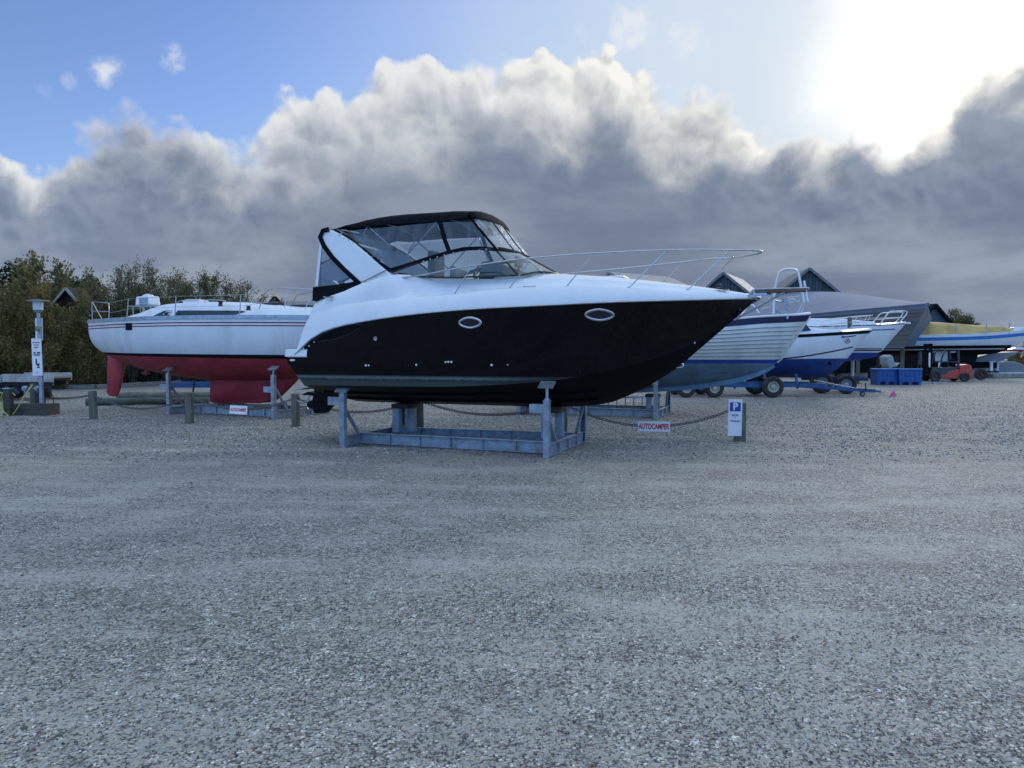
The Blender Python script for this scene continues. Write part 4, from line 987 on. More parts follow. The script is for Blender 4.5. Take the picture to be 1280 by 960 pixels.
# ------------------------------------------------------------------ the red and white sailboat on the left
gS = {'FL': G(210, 518), 'FR': G(341, 524)}
B = Fr((-7.477, 21.566), -24.03)
sail = thing('sailboat', 'mastless white sailboat with red keel and rudder and twin red side stripes', 'sailboat', B)
bB = curve([(-5.4, .90), (-4.5, 1.12), (-3, 1.36), (-1, 1.46), (0.5, 1.42), (1.6, 1.18), (2.7, .76), (3.4, .40), (3.85, .10), (3.97, .02)])
zsB = curve([(-5.4, 2.672), (-3.9, 2.69), (-1.9, 2.70), (.9, 2.675), (3.2, 2.66), (4.0, 2.70)])
zkB = curve([(-5.4, 1.63), (-5.0, 1.47), (-4.24, 1.275), (-3.37, 1.11), (-2.15, .985), (-1.05, .92), (0, .92), (1, .95), (1.85, 1.03), (2.6, 1.28), (3.2, 1.70), (3.6, 2.10), (3.98, 2.69)])
WLB = curve([(-5.4, 1.735), (-3, 1.70), (0, 1.675), (3, 1.655)])
def secB(s, z):
    k = max(0, min(1, (z-zkB(s))/max(.01, zsB(s)-zkB(s)))); f = max(0, min(1, (s-1.5)/2.4))
    return bB(s)*(1-(1-k)**(3.1-1.7*f))**(.62+.25*f)
HB = Hull(bB, zsB, zkB, secB, -5.38, 3.97); stB = [-5.38, -5.3, -5.15]+[-5+8.97*(1-(1-i/40)**1.3) for i in range(41)]
mb = MB(); HB.skin(mb, WLB, zsB, stB, 12)
mb.grid([[HB.pt(-5.38, 1.735+(zsB(-5.38)-1.735)*k/6, sd) for k in range(7)] for sd in (-1, 1)]); mb.build('hull', M['gelcoat_old'], sail, smooth=40)
mb = MB(); HB.skin(mb, zkB, lambda s: WLB(s)+.0, stB, 8); mb.grid([[HB.pt(-5.38, 1.63+.105*k/3, sd) for k in range(4)] for sd in (-1, 1)]); mb.build('hull_bottom', M['red_bottom'], sail, smooth=40)
mb = MB(); HB.skin(mb, lambda s: WLB(s)-.055-.006*(s+5), lambda s: WLB(s)+.012, [s for s in stB if s > -5.2], 1, out=.006); mb.build('boot_stripe', M['ink'], sail, smooth=40)
for zoff, t_ in ((.145, .022), (.225, .020)):
    mb = MB(); HB.skin(mb, lambda s: zsB(s)-zoff-t_, lambda s: zsB(s)-zoff+t_*.4, stB, 1, side=(-1, 1), out=.005); mb.build('hull_stripe', M['red_stripe'], sail, smooth=40)
p0 = B.px(171, 408.5, -1.1); mb = MB(); mb.box((p0[0], -HB.sec(p0[0], p0[1])-.01, p0[1]), (.26, .03, .20)); mb.build('stern_vent', M['ink'], sail, bevel=.01)
mb = MB(); rows = []
for s in stB:
    b = bB(s); rows.append([V3((s, b*k, zsB(s)+.07*(1-k*k))) for k in (-1, -.85, -.5, 0, .5, .85, 1)])
mb.grid(rows); mb.build('deck', M['gelcoat_old'], sail, smooth=40)
for sd in (-1, 1):
    mb = MB(); mb.sheet([[(s, sd*(bB(s)+.004), zsB(s)+.045), (s, sd*(bB(s)+.012), zsB(s)-.055)] for s in stB], .012)
    tr_ = mb.build('toe_rail', M['galv'], sail, smooth=40)
def plate(name, pts, th, mat, parent, w=0, taper=.5, conv=None):
    P_ = [B.px(x, y, w) for x, y in pts]; n = len(P_); c = (sum(p[0] for p in P_)/n, sum(p[1] for p in P_)/n)
    vs = []
    for f, k in ((-1, .0), (-1, 1), (1, 1), (1, .0)):
        for a, z in P_:
            if k: vs.append((c[0]+(a-c[0])*.86, f*th/2, c[1]+(z-c[1])*.93))
            else: vs.append((a, f*th/2*.25, z))
    fs = [tuple(range(n, 2*n)), tuple(range(2*n, 3*n))[::-1]]
    for a, b in ((0, 1), (1, 2), (2, 3), (3, 0)):
        if (a, b) != (1, 2): fs += [(a*n+i, a*n+(i+1) % n, b*n+(i+1) % n, b*n+i) for i in range(n)]
    return MB().add(vs, fs).build(name, mat, parent, smooth=50)
plate('rudder', [(135, 440), (134.2, 470), (133.8, 491), (137, 494.5), (146, 495.8), (150, 488), (154, 468), (155.5, 452), (157, 443)], .11, M['red_bottom'], sail)
plate('keel', [(264, 472), (263.6, 490), (263.2, 501), (266, 503.3), (295, 504.2), (325, 504), (342, 502), (350, 496.5), (360, 487), (370, 477), (376, 469), (330, 470)], .28, M['red_bottom'], sail)
mb = MB(); a = V3(B.P(181, 458, 0)); mb.prism([(a.x, a.z), (a.x+.16, a.z-.02), (a.x+.1, a.z-.26), (a.x+.02, a.z-.26)], -.03, .03); mb.tube([(a.x-.1, 0, a.z-.2), (a.x+.15, 0, a.z-.2)], .045, 8)
mb.build('propeller_strut', M['red_bottom'], sail, smooth=50)
# cabin trunk
zt = curve([(-3.85, 2.80), (-3.3, 2.90), (-2.78, 3.03), (-2.2, 3.115), (-1.6, 3.13), (-.5, 3.11), (.1, 3.07), (.9, 3.0), (1.8, 2.93), (2.7, 2.86), (3.1, 2.78)])
wt = curve([(-3.85, .86), (-2, .92), (0, .86), (1, .70), (2.2, .42), (3.1, .15)])
mb = MB(); rows = []; stC = lin(-3.85, 3.1, 30)
for s in stC:
    w, z = wt(s), zt(s); zb = zsB(s)+.03
    r_ = [(w+.05, zb), (w+.01, zb+(z-zb)*.35), (w-.06, zb+(z-zb)*.8), (w-.13, z), (w*.4, z+.05), (0, z+.06)]
    rows.append([V3((s, -a, c)) for a, c in r_]+[V3((s, a, c)) for a, c in r_[:-1][::-1]])
mb.grid(rows); mb.add([tuple(p) for p in rows[0]], [tuple(range(11))]); mb.build('cabin', M['gelcoat_old'], sail, smooth=35)
def cab_pt(s, z, sd=-1, o=.012):
    w, zz = wt(s), zt(s); zb = zsB(s)+.03; k = max(0, min(1, (z-zb)/max(.02, zz-zb)))
    return V3((s, sd*(float(np.interp(k, [0, .35, .8, 1], [w+.05, w+.01, w-.06, w-.13]))+o), z))
for pts in ([(192.5, 395.3), (206, 388.3), (216, 388.2), (214.5, 394.6)], [(219.5, 394.8), (222, 388.1), (299, 388.1), (303, 389.2), (292, 393.6), (255, 394.6)]):
    P_ = [B.px(x, y, -.9) for x, y in pts]
    a0, a1 = min(p[0] for p in P_), max(p[0] for p in P_)
    def ext(s):
        zs_ = []
        for i in range(len(P_)):
            (x1, z1), (x2, z2) = P_[i], P_[(i+1) % len(P_)]
            if min(x1, x2)-1e-9 <= s <= max(x1, x2)+1e-9 and abs(x2-x1) > 1e-9: zs_.append(z1+(z2-z1)*(s-x1)/(x2-x1))
        return (min(zs_), max(zs_)) if zs_ else (P_[0][1], P_[0][1])
    for sd in (-1, 1): MB().grid([[cab_pt(s, ext(s)[0]+(ext(s)[1]-ext(s)[0])*k/3, sd) for k in range(4)] for s in lin(a0+.001, a1-.001, 24)]).build('cabin_window', M['dark_glass'], sail, smooth=60)
P_ = [B.px(x, y, -.9) for x, y in ((206.5, 392.8), (209, 390.2), (216.5, 389.8), (214.8, 392.6))]
MB().tube([cab_pt(a, z, -1, .02) for a, z in P_], .016, 5, closed=True).build('window_rim', M['gelcoat_old'], sail)
for x0, x1 in ((222, 250), (256, 284)):
    for sd in (-1, 1):
        a, b = B.px(x0, 379, -.6)[0], B.px(x1, 379, -.6)[0]
        MB().tube(smooth_path([(a, sd*.62, zt(a)+.0), (a+.08, sd*.62, zt(a)+.08), ((a+b)/2, sd*.62, zt((a+b)/2)+.085), (b-.08, sd*.62, zt(b)+.08), (b, sd*.62, zt(b))], 4), .014, 6).build('hand_rail', M['steel'], sail, smooth=60)
sp = B.px(245, 374, 0); mb = MB(); mb.lathe((sp[0], 0, zt(sp[0])+.05), [(.36, 0), (.36, .06), (.30, .10), (.0, .11)], 16); mb.build('sliding_hatch', M['gelcoat_old'], sail, smooth=40)
for sx in (-2.1, .9, 1.9): MB().box((sx, .05, zt(sx)+.085), (.42, .42, .05)).build('deck_hatch', M['dark_glass'], sail, bevel=.012)
for x, y in ((154, 397), (207, 393), (222, 395), (275, 380), (310, 385)):
    a = B.px(x, y, -1.0); MB().lathe((a[0], -.98, a[1]-.06), [(.07, 0), (.055, .05), (.05, .09), (.065, .12), (0, .12)], 12).build('winch', M['black_plastic'], sail, smooth=50)
# rails
def rail(name, pts, r_=.0125, parent=sail, n=4): return MB().tube(smooth_path(pts, n) if n else pts, r_, 6).build(name, M['steel'], parent, smooth=60)
for sd in (-1, 1):
    f = lambda x, y, w: V3((B.px(x, y, w)[0], abs(w)*sd, B.px(x, y, w)[1]))
    ps = rail('pushpit', [f(115.5, 400, -.86), f(115, 388, -.86), f(114.5, 377, -.86), f(125, 378, -.90), f(136, 379, -.93), f(136.5, 388, -.95), f(136, 399, -.97)], n=0)
    rail('pushpit_brace', [f(115.5, 377.5, -.86), f(127.5, 399, -.92)], parent=ps, n=0); rail('pushpit_brace', [f(115, 389, -.86), f(136.3, 389.5, -.95)], parent=ps, n=0)
    tops = [f(136, 379, -.93)]
    for (xt, yt, xb, yb, w) in ((160.5, 373.5, 158.5, 397.5, -1.15), (220, 370.5, 218.5, 396.5, -1.35), (301, 368.6, 299.5, 395, -1.40)):
        rail('stanchion', [f(xb, yb, w), f(xt, yt, w)], n=0, r_=.014); tops.append(f(xt, yt, w))
    tops.append(f(334, 364, -.98))
    for dz in (0, -.29): rail('lifeline', [p+V3((0, 0, dz)) for p in tops], .005, n=0)
    pu = rail('pulpit', [f(324, 386, -1.15), f(334, 363.5, -1.0), f(360, 360, -.75), f(392, 362, -.45), V3((3.85, sd*.20, 3.35)), V3((4.0, 0, 3.34))], n=3)
    rail('pulpit_leg', [f(355, 384.5, -.9), f(362, 360.5, -.75)], parent=pu, n=0); rail('pulpit_leg', [f(382, 385, -.62), f(393, 362, -.45)], parent=pu, n=0); rail('pulpit_leg', [f(363, 384, -.85), f(371, 369, -.72), f(393, 364.5, -.46)], parent=pu, n=0)
# grey and white box on its stand at the stern
a = B.px(180.5, 382, -.2); z = a[1]
mb = MB(); mb.prism([(a[0]-.30, z), (a[0]-.26, z+.27), (a[0]+.26, z+.29), (a[0]+.32, z)], -.28, .12); bx = mb.build('instrument_box', M['gelcoat'], sail, bevel=.03)
MB().box((a[0]+.06, -.288, z+.13), (.34, .02, .20)).build('grille', M['galv'], bx)
mb = MB(); mb.lathe((a[0]+.02, -.08, z+.28), [(.16, 0), (.15, .04), (.06, .07), (0, .08)], 14); mb.build('lid', M['gelcoat_old'], bx, smooth=50)
MB().box((a[0]-.05, -.1, z-.012), (.95, .45, .02)).build('stand_top', M['galv'], sail)
for dx, w in ((-.42, -.25), (.02, -.25), (.30, -.25), (-.42, .1), (.30, .1)): MB().tube([(a[0]+dx, w, 2.72), (a[0]+dx, w, z-.01)], .014, 6).build('stand_leg', M['steel'], sail)
cradle('galvanised steel cradle carrying the red and white sailboat', B, 3.75, 2.30, 1.13, lambda s, sd: 1.30 if s < 0 else 1.36, M['galv'], keel_h=.285, arm_z=.77)

# ------------------------------------------------------------------ bollards, chains, hanging signs
bl = [G(117, 524), G(237, 529), G(370, 533), G(524, 540), G(703, 546)]
hts = [.74, .76, .78, .80, .80]
labels = ['leftmost short wooden bollard, before the sailboat rudder', 'wooden bollard in front of the middle of the sailboat', 'wooden bollard before the gap between the sailboat keel and the black cruiser stern',
          'mossy wooden bollard seen beneath the black cruiser, by the left keel support', 'mossy wooden bollard seen beneath the black cruiser, by the right cradle frame']
for p, h_, lb in zip(bl, hts, labels):
    t_ = thing('bollard', lb, 'bollard', loc=(p.x, p.y, 0), rz=random.random()*6, group='wooden bollards joined by a chain')
    rot = random.uniform(-.02, .02); mb = MB(); mb.lathe((0, 0, -.05), [(.102, 0), (.104, .3), (.10, h_), (.098, h_+.035), (.085, h_+.05), (0, h_+.052)], 14, (rot, rot*.5, 1))
    mb.build('post', M['wood_old'], t_, smooth=45)
    MB().lathe((.0, -.10, h_-.10), [(.018, -.01), (.018, .03), (0, .035)], 8, (0, -1, 0)).build('staple', M['chain'], t_)
psg = G(921, 552)
def chain(p0, p1, sag, label, pitch=.060):
    p0, p1 = V3(p0), V3(p1); n = max(8, int((p1-p0).length*1.02/pitch)); ob = thing('chain', label, 'chain', loc=p0, group='chains slung between the bollards'); pts = []
    for i in range(n+1):
        u = i/n; p = p0.lerp(p1, u); p.z -= sag*4*u*(1-u); p.z = max(p.z, .02); pts.append(p-p0)
    d = (p1-p0); yaw = math.atan2(d.y, d.x); mb = MB()
    for i in range(n):
        a, b = pts[i], pts[i+1]; x = (b-a).normalized(); y = x.cross(V3((0, 0, 1))).normalized(); z = y.cross(x)
        if i % 2: y, z = (y+z).normalized(), (z-y).normalized()
        else: y, z = (y-z).normalized(), (z+y).normalized()
        c = (a+b)/2; L = pitch*.72; Wl = .023
        ring = [c+x*L*math.cos(t)*(1 if abs(math.cos(t)) > .5 else .9)+y*Wl*math.sin(t)*1.25 for t in [2*math.pi*k/8 for k in range(8)]]
        mb.tube(ring, .0092, 5, closed=True)
    me = mb.build('chain_links', M['chain'], ob, weld=False)
    return ob
tp = [p+V3((0, 0, h_-.10)) for p, h_ in zip(bl, hts)]
lampP = G(52, 514)
chain(V3((lampP.x+.1, lampP.y-.1, .42)), tp[0], .06, 'chain from the lamp post base to the leftmost bollard')
chain(tp[0], tp[1], .33, 'chain sagging in front of the sailboat rudder')
chain(tp[1], tp[2], .30, 'chain above the small red and white hanging sign')
chain(tp[2], tp[3], .30, 'chain passing behind the aft end of the black cruiser cradle')
chain(tp[3], tp[4], .28, 'chain sagging in view beneath the keel of the black cruiser')
chain(tp[4], V3((psg.x-.02, psg.y+.03, .66)), .42, 'chain sagging down to the gravel beside the blue parking sign')
def hang_sign(x, y, Y, w, h_, tilt, label, fs, yaw=-.25):
    p = at(x, y, Y); t_ = thing('hanging_sign', label, 'sign', loc=p, rz=yaw, group='camper parking signs hung on the chain')
    t_.rotation_euler = (R(-8), tilt, yaw)
    MB().box((0, 0, 0), (w, .012, h_)).build('board', M['white_paint'], t_, bevel=.003)
    l_ = txt('AUTOCAMPER', fs, M['sign_red'], t_, (0, -.0075, -.003), (math.pi/2, 0, 0), sx=.60, font_w=fs*.032)
    for sx in (-1, 1): MB().tube([(sx*w*.42, 0, h_/2), (sx*w*.42, 0, h_/2+.05)], .006, 5).build('hook', M['chain'], t_)
hang_sign(298, 512.3, 17.95, .47, .20, .03, 'small white sign with red letters hanging below the sailboat keel', .108, -.27)
hang_sign(817.3, 533.2, 15.05, .625, .20, .0, 'larger white sign with red letters hanging low right of the black cruiser', .150, -.22)
# parking sign on a mossy post
t_ = thing('parking_sign', 'narrow white sign with a blue P square on a short mossy post', 'sign', loc=(psg.x, psg.y, 0), rz=-.12)
MB().box((.07, .10, .36), (.22, .15, .80)).build('post', M['wood_old'], t_, bevel=.012)
c_ = at(919, 522.2, psg.y-.02)-V3((psg.x, psg.y, 0)); bd = MB().box((0, 0, 0), (.262, .014, .715)).build('board', M['white_paint'], t_, bevel=.003); bd.location = c_; bd.rotation_euler = (0, R(.8), 0)
sq = MB().box((0, -.0085, .214), (.205, .004, .175)).build('blue_square', M['sign_blue'], bd)
txt('P', .19, M['white_paint'], bd, (0, -.0115, .212), (math.pi/2, 0, 0), font_w=.006)
txt('BILER', .052, M['sign_blue'], bd, (0, -.0085, .047), (math.pi/2, 0, 0), font_w=.0016); txt('+', .045, M['sign_blue'], bd, (0, -.0085, -.008), (math.pi/2, 0, 0), font_w=.0016); txt('TRAILER', .052, M['sign_blue'], bd, (0, -.0085, -.066), (math.pi/2, 0, 0), font_w=.0016)

# ------------------------------------------------------------------ lamp post, water post and hose on the left
Yl = 21.2
def L_(x, y): return at(x, y, Yl)
lb = G(52, 512); base = V3((L_(52, 500).x, Yl, 0))
t_ = thing('lamp_post', 'slim metal post with a flat capped lamp and two white notice boards', 'street lamp', loc=base)
hz = lambda y: L_(50, y).z
MB().tube([(0, 0, .25), (0, 0, hz(445))], .062, 12).tube([(0, 0, hz(450)), (-.03, 0, hz(390))], .045, 12).build('pole', M['galv'], t_, smooth=50)

MB().lathe((-.03, 0, hz(390)), [(.05, -.02), (.09, .0), (.10, .04), (.13, .05), (.13, .06)], 18).build('lamp_collar', M['galv'], t_, smooth=40)
mlg = pm('frosted_glass', (.62, .66, .62), .3, var=.08); M['frost'] = mlg
MB().lathe((-.03, 0, hz(390)+.06), [(.125, 0), (.130, .10), (.132, .20), (.12, .25), (0, .25)], 18).build('lamp_glass', mlg, t_, smooth=40)
MB().lathe((-.03, 0, hz(374.5)-.04), [(.14, -.01), (.29, .0), (.29, .012), (.12, .03), (0, .035)], 24).build('lamp_cap', M['galv'], t_, smooth=30)
bu = MB().box((0, 0, 0), (.20, .014, .62)).build('notice_board', M['white_paint'], t_); bu.location = (-.055, .055, (hz(398)+hz(425))/2)
MB().box((.02, -.09, hz(411)), (.14, .10, .13)).lathe((.05, -.15, hz(411)), [(.05, 0), (.04, .05), (0, .05)], 10, (0, -1, 0)).build('clamp', M['concrete'], t_, bevel=.01)
bd = MB().box((0, 0, 0), (.27, .014, 1.03)).build('notice_board', M['white_paint'], t_); bd.location = (-.04, -.09, (hz(423)+hz(469.5))/2); bd.rotation_euler = (0, R(-1), 0)
def marks(z, w, h_, k, mat):
    mb = MB(); x = -w/2
    for i in range(k):
        ww = w/k*.72; mb.box((x+ww/2, -.0085, z), (ww, .003, h_)).box((x+ww/2, -.0086, z+h_*.5), (ww*.5, .003, h_*.4)); x += w/k
    mb.build('lettering', mat, bd)
marks(.40, .20, .030, 7, M['sign_red']); marks(.335, .16, .022, 7, M['sign_red']); marks(.275, .14, .020, 4, M['sign_red']); marks(.255, .09, .02, 1, M['sign_red'])

mb = MB(); mb.box((-.06, -.0085, .12), (.07, .003, .03)); mb.box((.055, -.0085, .12), (.08, .003, .036)); mb.box((0, -.0085, .085), (.20, .003, .006)); mb.box((0, -.0085, .062), (.19, .003, .018)); mb.box((.0, -.0085, .035), (.12, .003, .012)); mb.build('lettering', M['ink'], bd)
mb = MB(); mb.box((-.02, -.0085, -.12), (.035, .003, .14)); mb.box((.012, -.0085, -.20), (.10, .003, .028)); mb.prism([(-.01, -.21), (.065, -.21), (.04, -.265), (.02, -.265)], -.007, -.010); mb.box((.03, -.0085, -.285), (.075, .003, .03)); mb.box((.055, -.0087, -.18), (.022, .003, .03)); mb.build('toilet_symbol', M['ink'], bd)
mb = MB(); mb.tube([(-.05, -.0085, -.40), (.0, -.0085, -.40), (.0, -.0085, -.46), (-.05, -.0085, -.46)], .003, 4, closed=True); mb.build('lettering', M['ink'], bd)
# sleeper base
c0 = V3((L_(42, 512).x, Yl-.12, 0))
t_ = thing('timber_block', 'heavy dark timber sleeper at the foot of the lamp post', 'timber', loc=c0)
MB().box((0, 0, .16), (1.16, .34, .32)).box((-.03, .34, .15), (1.1, .30, .30)).build('sleeper', M['sleeper'], t_, bevel=.015)
wp = thing('bollard', 'short square wooden post with a coiled yellow hose left of the lamp post', 'bollard', loc=(L_(20.5, 500).x, Yl-.34, 0)); 
MB().box((0, 0, .36), (.19, .19, .76)).build('post', M['sleeper'], wp, bevel=.02)
MB().box((0, 0, .752), (.20, .20, .03)).build('cap', M['galv'], wp)
wq = thing('tap_post', 'stubby wooden post carrying two grey water taps behind the timber sleeper', 'water tap', loc=(L_(34, 500).x, Yl+.3, 0))
MB().lathe((0, 0, 0), [(.10, 0), (.10, .85), (0, .86)], 12).build('post', M['wood_old'], wq, smooth=40)
for sx in (-.16, .2):
    MB().tube([(sx*.3, -.08, .72), (sx, -.12, .72), (sx, -.14, .60)], .03, 8).lathe((sx, -.12, .72), [(.075, -.05), (.08, 0), (.075, .06), (0, .07)], 12, (0, -1, 0)).build('tap', M['galv'], wq, smooth=50)
eb = thing('power_outlet', 'small black outlet box strapped behind the lamp post foot', 'outlet box', loc=(L_(47, 500).x, Yl+.18, 0)); MB().box((0, 0, .52), (.16, .14, .44)).box((.18, .03, .62), (.14, .10, .30)).build('outlet_box', M['black_plastic'], eb, bevel=.015)
M['hose'] = pm('hose', (.42, .46, .10), .5, var=.15)
hp = [L_(28, 494), L_(27, 492), L_(21, 489), L_(14, 490), L_(11, 497), L_(13, 508), L_(17, 513), L_(19, 505), L_(16, 494), L_(10, 490), L_(6, 494), L_(8, 506), L_(14, 510), L_(17, 500), L_(12, 491), L_(4, 494), L_(-2, 505)]
hp = [p+V3((0, -.30-.03*math.sin(i*2.1), 0)) for i, p in enumerate(hp)]; hz0 = G(-4, 524)
hp[-1] = V3((hp[-1].x, Yl-.5, max(.03, hp[-1].z)))
ho = thing('garden_hose', 'yellow hose coiled over the square post beside the lamp post', 'hose', loc=hp[0]); MB().tube([p-hp[0] for p in smooth_path(hp, 5)], .016, 6).build('hose_coil', M['hose'], ho, smooth=60)
g0, g1 = G(-6, 521), G(10, 521); hq = [V3((L_(42, 481).x, Yl-.05, L_(42, 481).z)), L_(39, 494)+V3((0, -.3, 0)), L_(33, 508)+V3((0, -.36, 0)), L_(27, 517)+V3((0, -.38, 0))]; hq2 = [L_(20, 500)+V3((0, -.55, 0)), L_(19, 512)+V3((0, -.5, 0)), V3((g1.x, g1.y, .03)), V3((g0.x, g0.y, .03))]
for q, lb_ in ((hq, 'pale yellow hose hanging down across the dark timber sleeper'), (hq2, 'loose end of yellow hose trailing left over the gravel')):
    ho = thing('garden_hose', lb_, 'hose', loc=q[0]); MB().tube([p-q[0] for p in smooth_path(q, 5)], .014, 6).build('hose_length', M['hose'], ho, smooth=60)
q = [L_(60, 487), L_(64, 491), L_(67, 498), L_(67, 505)]; ho = thing('power_cable', 'thin black cable looping down right of the lamp post', 'cable', loc=q[0]); MB().tube([p-q[0] for p in smooth_path(q, 5)], .012, 6).build('cable_length', M['rubber'], ho, smooth=60)
# flatbed trailer behind
Yt = 27.0; pT = at(30, 480, Yt)
t_ = thing('flatbed_trailer', 'low flatbed trailer with pale worn side boards behind the lamp post', 'trailer', loc=(pT.x, Yt, 0))
tz1, tz0 = at(0, 467.5, Yt).z, at(0, 477.5, Yt).z
M['board_pale'] = pm('board_pale', (.38, .36, .36), .7, var=.2, scale=3, dirt=(.16, .11, .09), dirt_amt=.6, dirt_scale=5)
MB().box((.15, 0, (tz0+tz1)/2), (1.80, .05, tz1-tz0)).build('side_board', M['board_pale'], t_, bevel=.006)
MB().box((-1.75, .03, (tz0+tz1)/2-.02), (1.9, .05, tz1-tz0)).build('side_board', M['galv_blue'], t_, bevel=.006)
MB().box((-1.25, 1.0, (tz0+tz1)/2), (3.7, 1.9, .08)).build('load_bed', M['wood_beam'], t_); MB().box((-.35, 1.98, (tz0+tz1)/2), (1.8, .05, tz1-tz0)).build('side_board', M['board_pale'], t_)
MB().box((-1.0, .4, tz0-.08), (3.6, .10, .14)).box((-1.2, 1.6, tz0-.08), (3.6, .10, .14)).build('chassis', M['black_plastic'], t_)
def wheel(parent, c, r_, w, rim='rim_cream', axis=(0, -1, 0), hub=True):
    o = MB().lathe(c, [(r_*.52, -w*.42), (r_*.66, -w*.5), (r_*.90, -w*.5), (r_*.99, -w*.34), (r_, -w*.1), (r_, w*.1), (r_*.99, w*.34), (r_*.90, w*.5), (r_*.66, w*.5), (r_*.52, w*.42), (r_*.52, -w*.42)], 28, axis)
    y = o.build('tyre', M['rubber'], parent, smooth=35)
    o = MB().lathe(c, [(0, -w*.3), (r_*.52, -w*.35), (r_*.54, w*.42), (r_*.49, w*.43), (r_*.42, w*.12), (r_*.22, w*.05), (r_*.20, w*.34), (r_*.12, w*.36), (0, w*.37)], 24, axis); o.build('rim', M[rim], parent, smooth=35)
    return y
for dx in (-2.15, -1.45):
    for yy in (.15, 1.85): wheel(t_, (dx, yy, .30), .30, .18, 'galv')
# logs, kerb timber, trailer seen below the sailboat
def log(p0, p1, r_, label, mat='wood_old'):
    p0, p1 = V3(p0), V3(p1); o = thing('log', label, 'log', loc=p0); d = p1-p0; n = 7
    pts = [d*(i/n)+V3((0, 0, r_*.96+.012*math.sin(i*2.3))) for i in range(n+1)]; MB().tube(pts, [r_*(1-.12*i/n)*(1+.03*math.sin(i*1.7)) for i in range(n+1)], 14).build('trunk', M[mat], o, smooth=50)
    return o
log(G(108, 507), G(262, 505), .125, 'long grey weathered log lying behind the bollards under the sailboat rudder', 'log_green')
log(G(147, 500.5), G(290, 499), .15, 'thicker greenish log lying just behind the long grey one', 'log_green')
for a, b, lb_ in (((-30, 34.9), (118, 36.3), 'low timber edging at the foot of the hedge, left length'), ((120, 36.35), (226, 41.5), 'low timber edging at the foot of the hedge, right length behind the sailboat')):
    p0 = V3((at(a[0], 480, a[1]).x, a[1], .10)); p1 = V3((at(b[0], 480, b[1]).x, b[1], .10)); o = thing('timber_edging', lb_, 'edging', loc=p0)
    MB().beam((0, 0, 0), p1-p0, .18, .20).build('beam', M['wood_beam'], o, bevel=.02)
Yq = 31.5; pq = at(250, 482, Yq); t_ = thing('boat_trailer', 'empty blue boat trailer seen beneath the hull of the red and white sailboat', 'trailer', loc=(pq.x, Yq, 0), rz=.06)
zb = at(250, 481.5, Yq).z; MB().box((-.1, 0, zb), (2.3, .12, .20)).build('chassis', M['blue_paint'], t_); MB().box((-.1, 1.4, zb), (2.3, .12, .20)).box((.7, .7, zb+.01), (.12, 1.4, .12)).box((-1.0, .7, zb+.01), (.12, 1.4, .12)).build('chassis', M['blue_paint'], t_)
MB().tube([(-.25, -.1, .05), (-.2, -.1, zb+.2)], .04, 8).build('jockey_leg', M['rubber'], t_)
for yy in (-.15, 1.55): wheel(t_, (1.15, yy, .42), .42, .24, 'galv')

# ------------------------------------------------------------------ clinker boat right of the cruiser
C = Fr((2.349, 21.491), -20.3)
ck = thing('clinker_boat', 'cream clinker built boat with a navy gunwale and blue waterline, bow pointing right', 'boat', C)
bC = curve([(-3.2, 1.15), (-1.5, 1.38), (.5, 1.45), (2, 1.40), (3.3, 1.18), (4.4, .80), (5.0, .50), (5.45, .20), (5.64, .03)])
zsC = curve([(-3.2, 2.42), (0, 2.42), (2, 2.47), (3.57, 2.555), (4.55, 2.64), (5.39, 2.69), (5.66, 2.72)])
zkC = curve([(-3.2, .62), (-.1, .66), (1.48, .75), (2.59, .84), (3.62, 1.0), (4.2, 1.14), (4.5, 1.25), (4.79, 1.42), (4.96, 1.58), (5.34, 2.18), (5.59, 2.58), (5.66, 2.71)])
def secC(s, z):
    k = max(0, min(1, (z-zkC(s))/max(.01, zsC(s)-zkC(s)))); f = max(0, min(1, (s-2)/3.4))
    return bC(s)*(1-(1-k)**(2.6-1.0*f))**(.75+.2*f)
HC = Hull(bC, zsC, zkC, secC, -3.2, 5.65); stC_ = [-3.2+8.85*(1-(1-i/44)**1.4) for i in range(45)]
wlC = lambda s: 1.555
def strakes(mb, lo, hi, n, st):
    for sd in (-1, 1):
        for i in range(n):
            rows = []
            for s in st:
                zk_ = HC.zk(s); a = lo(s); b = max(hi(s), a+.001); z0, z1 = max(zk_, a+(b-a)*i/n), max(zk_+1e-4, a+(b-a)*(i+1)/n); k = min(1, bC(s)/.3)*(1 if z0 > zk_+.01 else 0); lap = .024*k
                rows.append([V3((s, sd*(HC.sec(s, z0)), z0)), V3((s, sd*(HC.sec(s, z0)+lap), z0+.001)), V3((s, sd*(HC.sec(s, (z0+z1)/2)+lap*.55), (z0+z1)/2)), V3((s, sd*(HC.sec(s, z1)+.001), z1))])
            mb.grid(rows)
mb = MB(); strakes(mb, lambda s: 1.555+.0*s, lambda s: zsC(s)-.17, 9, stC_); mb.grid([[HC.pt(-3.2, 1.555+.7*k/3, sd) for k in range(4)] for sd in (-1, 1)]); mb.build('hull', M['cream'], ck, smooth=25)
mb = MB()
for sd in (-1, 1):
    for i in range(1, 9):
        P_ = []
        for s in stC_:
            a = 1.555; b = max(zsC(s)-.17, a+.001); z0 = a+(b-a)*i/9
            if z0 > zkC(s)+.03: P_.append((s, sd*(HC.sec(s, z0)+.020), z0-.006))
        mb.tube(P_, .0085, 4)
mb.build('lap_shade_lines', pm('lap_shade', (.26, .27, .25), .8, var=.2), ck)  # thin dark tubes under each lap, drawn in to deepen its soft shade
M['antifoul_bluegrey'] = pm('antifoul_bluegrey', (.10, .19, .26), .65, var=.25, scale=2, dirt=(.15, .19, .20), dirt_amt=.6, dirt_scale=2.5, streaks=True)
M['keel_blue'] = pm('keel_blue', (.14, .25, .36), .6, var=.15, scale=2, dirt=(.05, .08, .1), dirt_amt=.5)
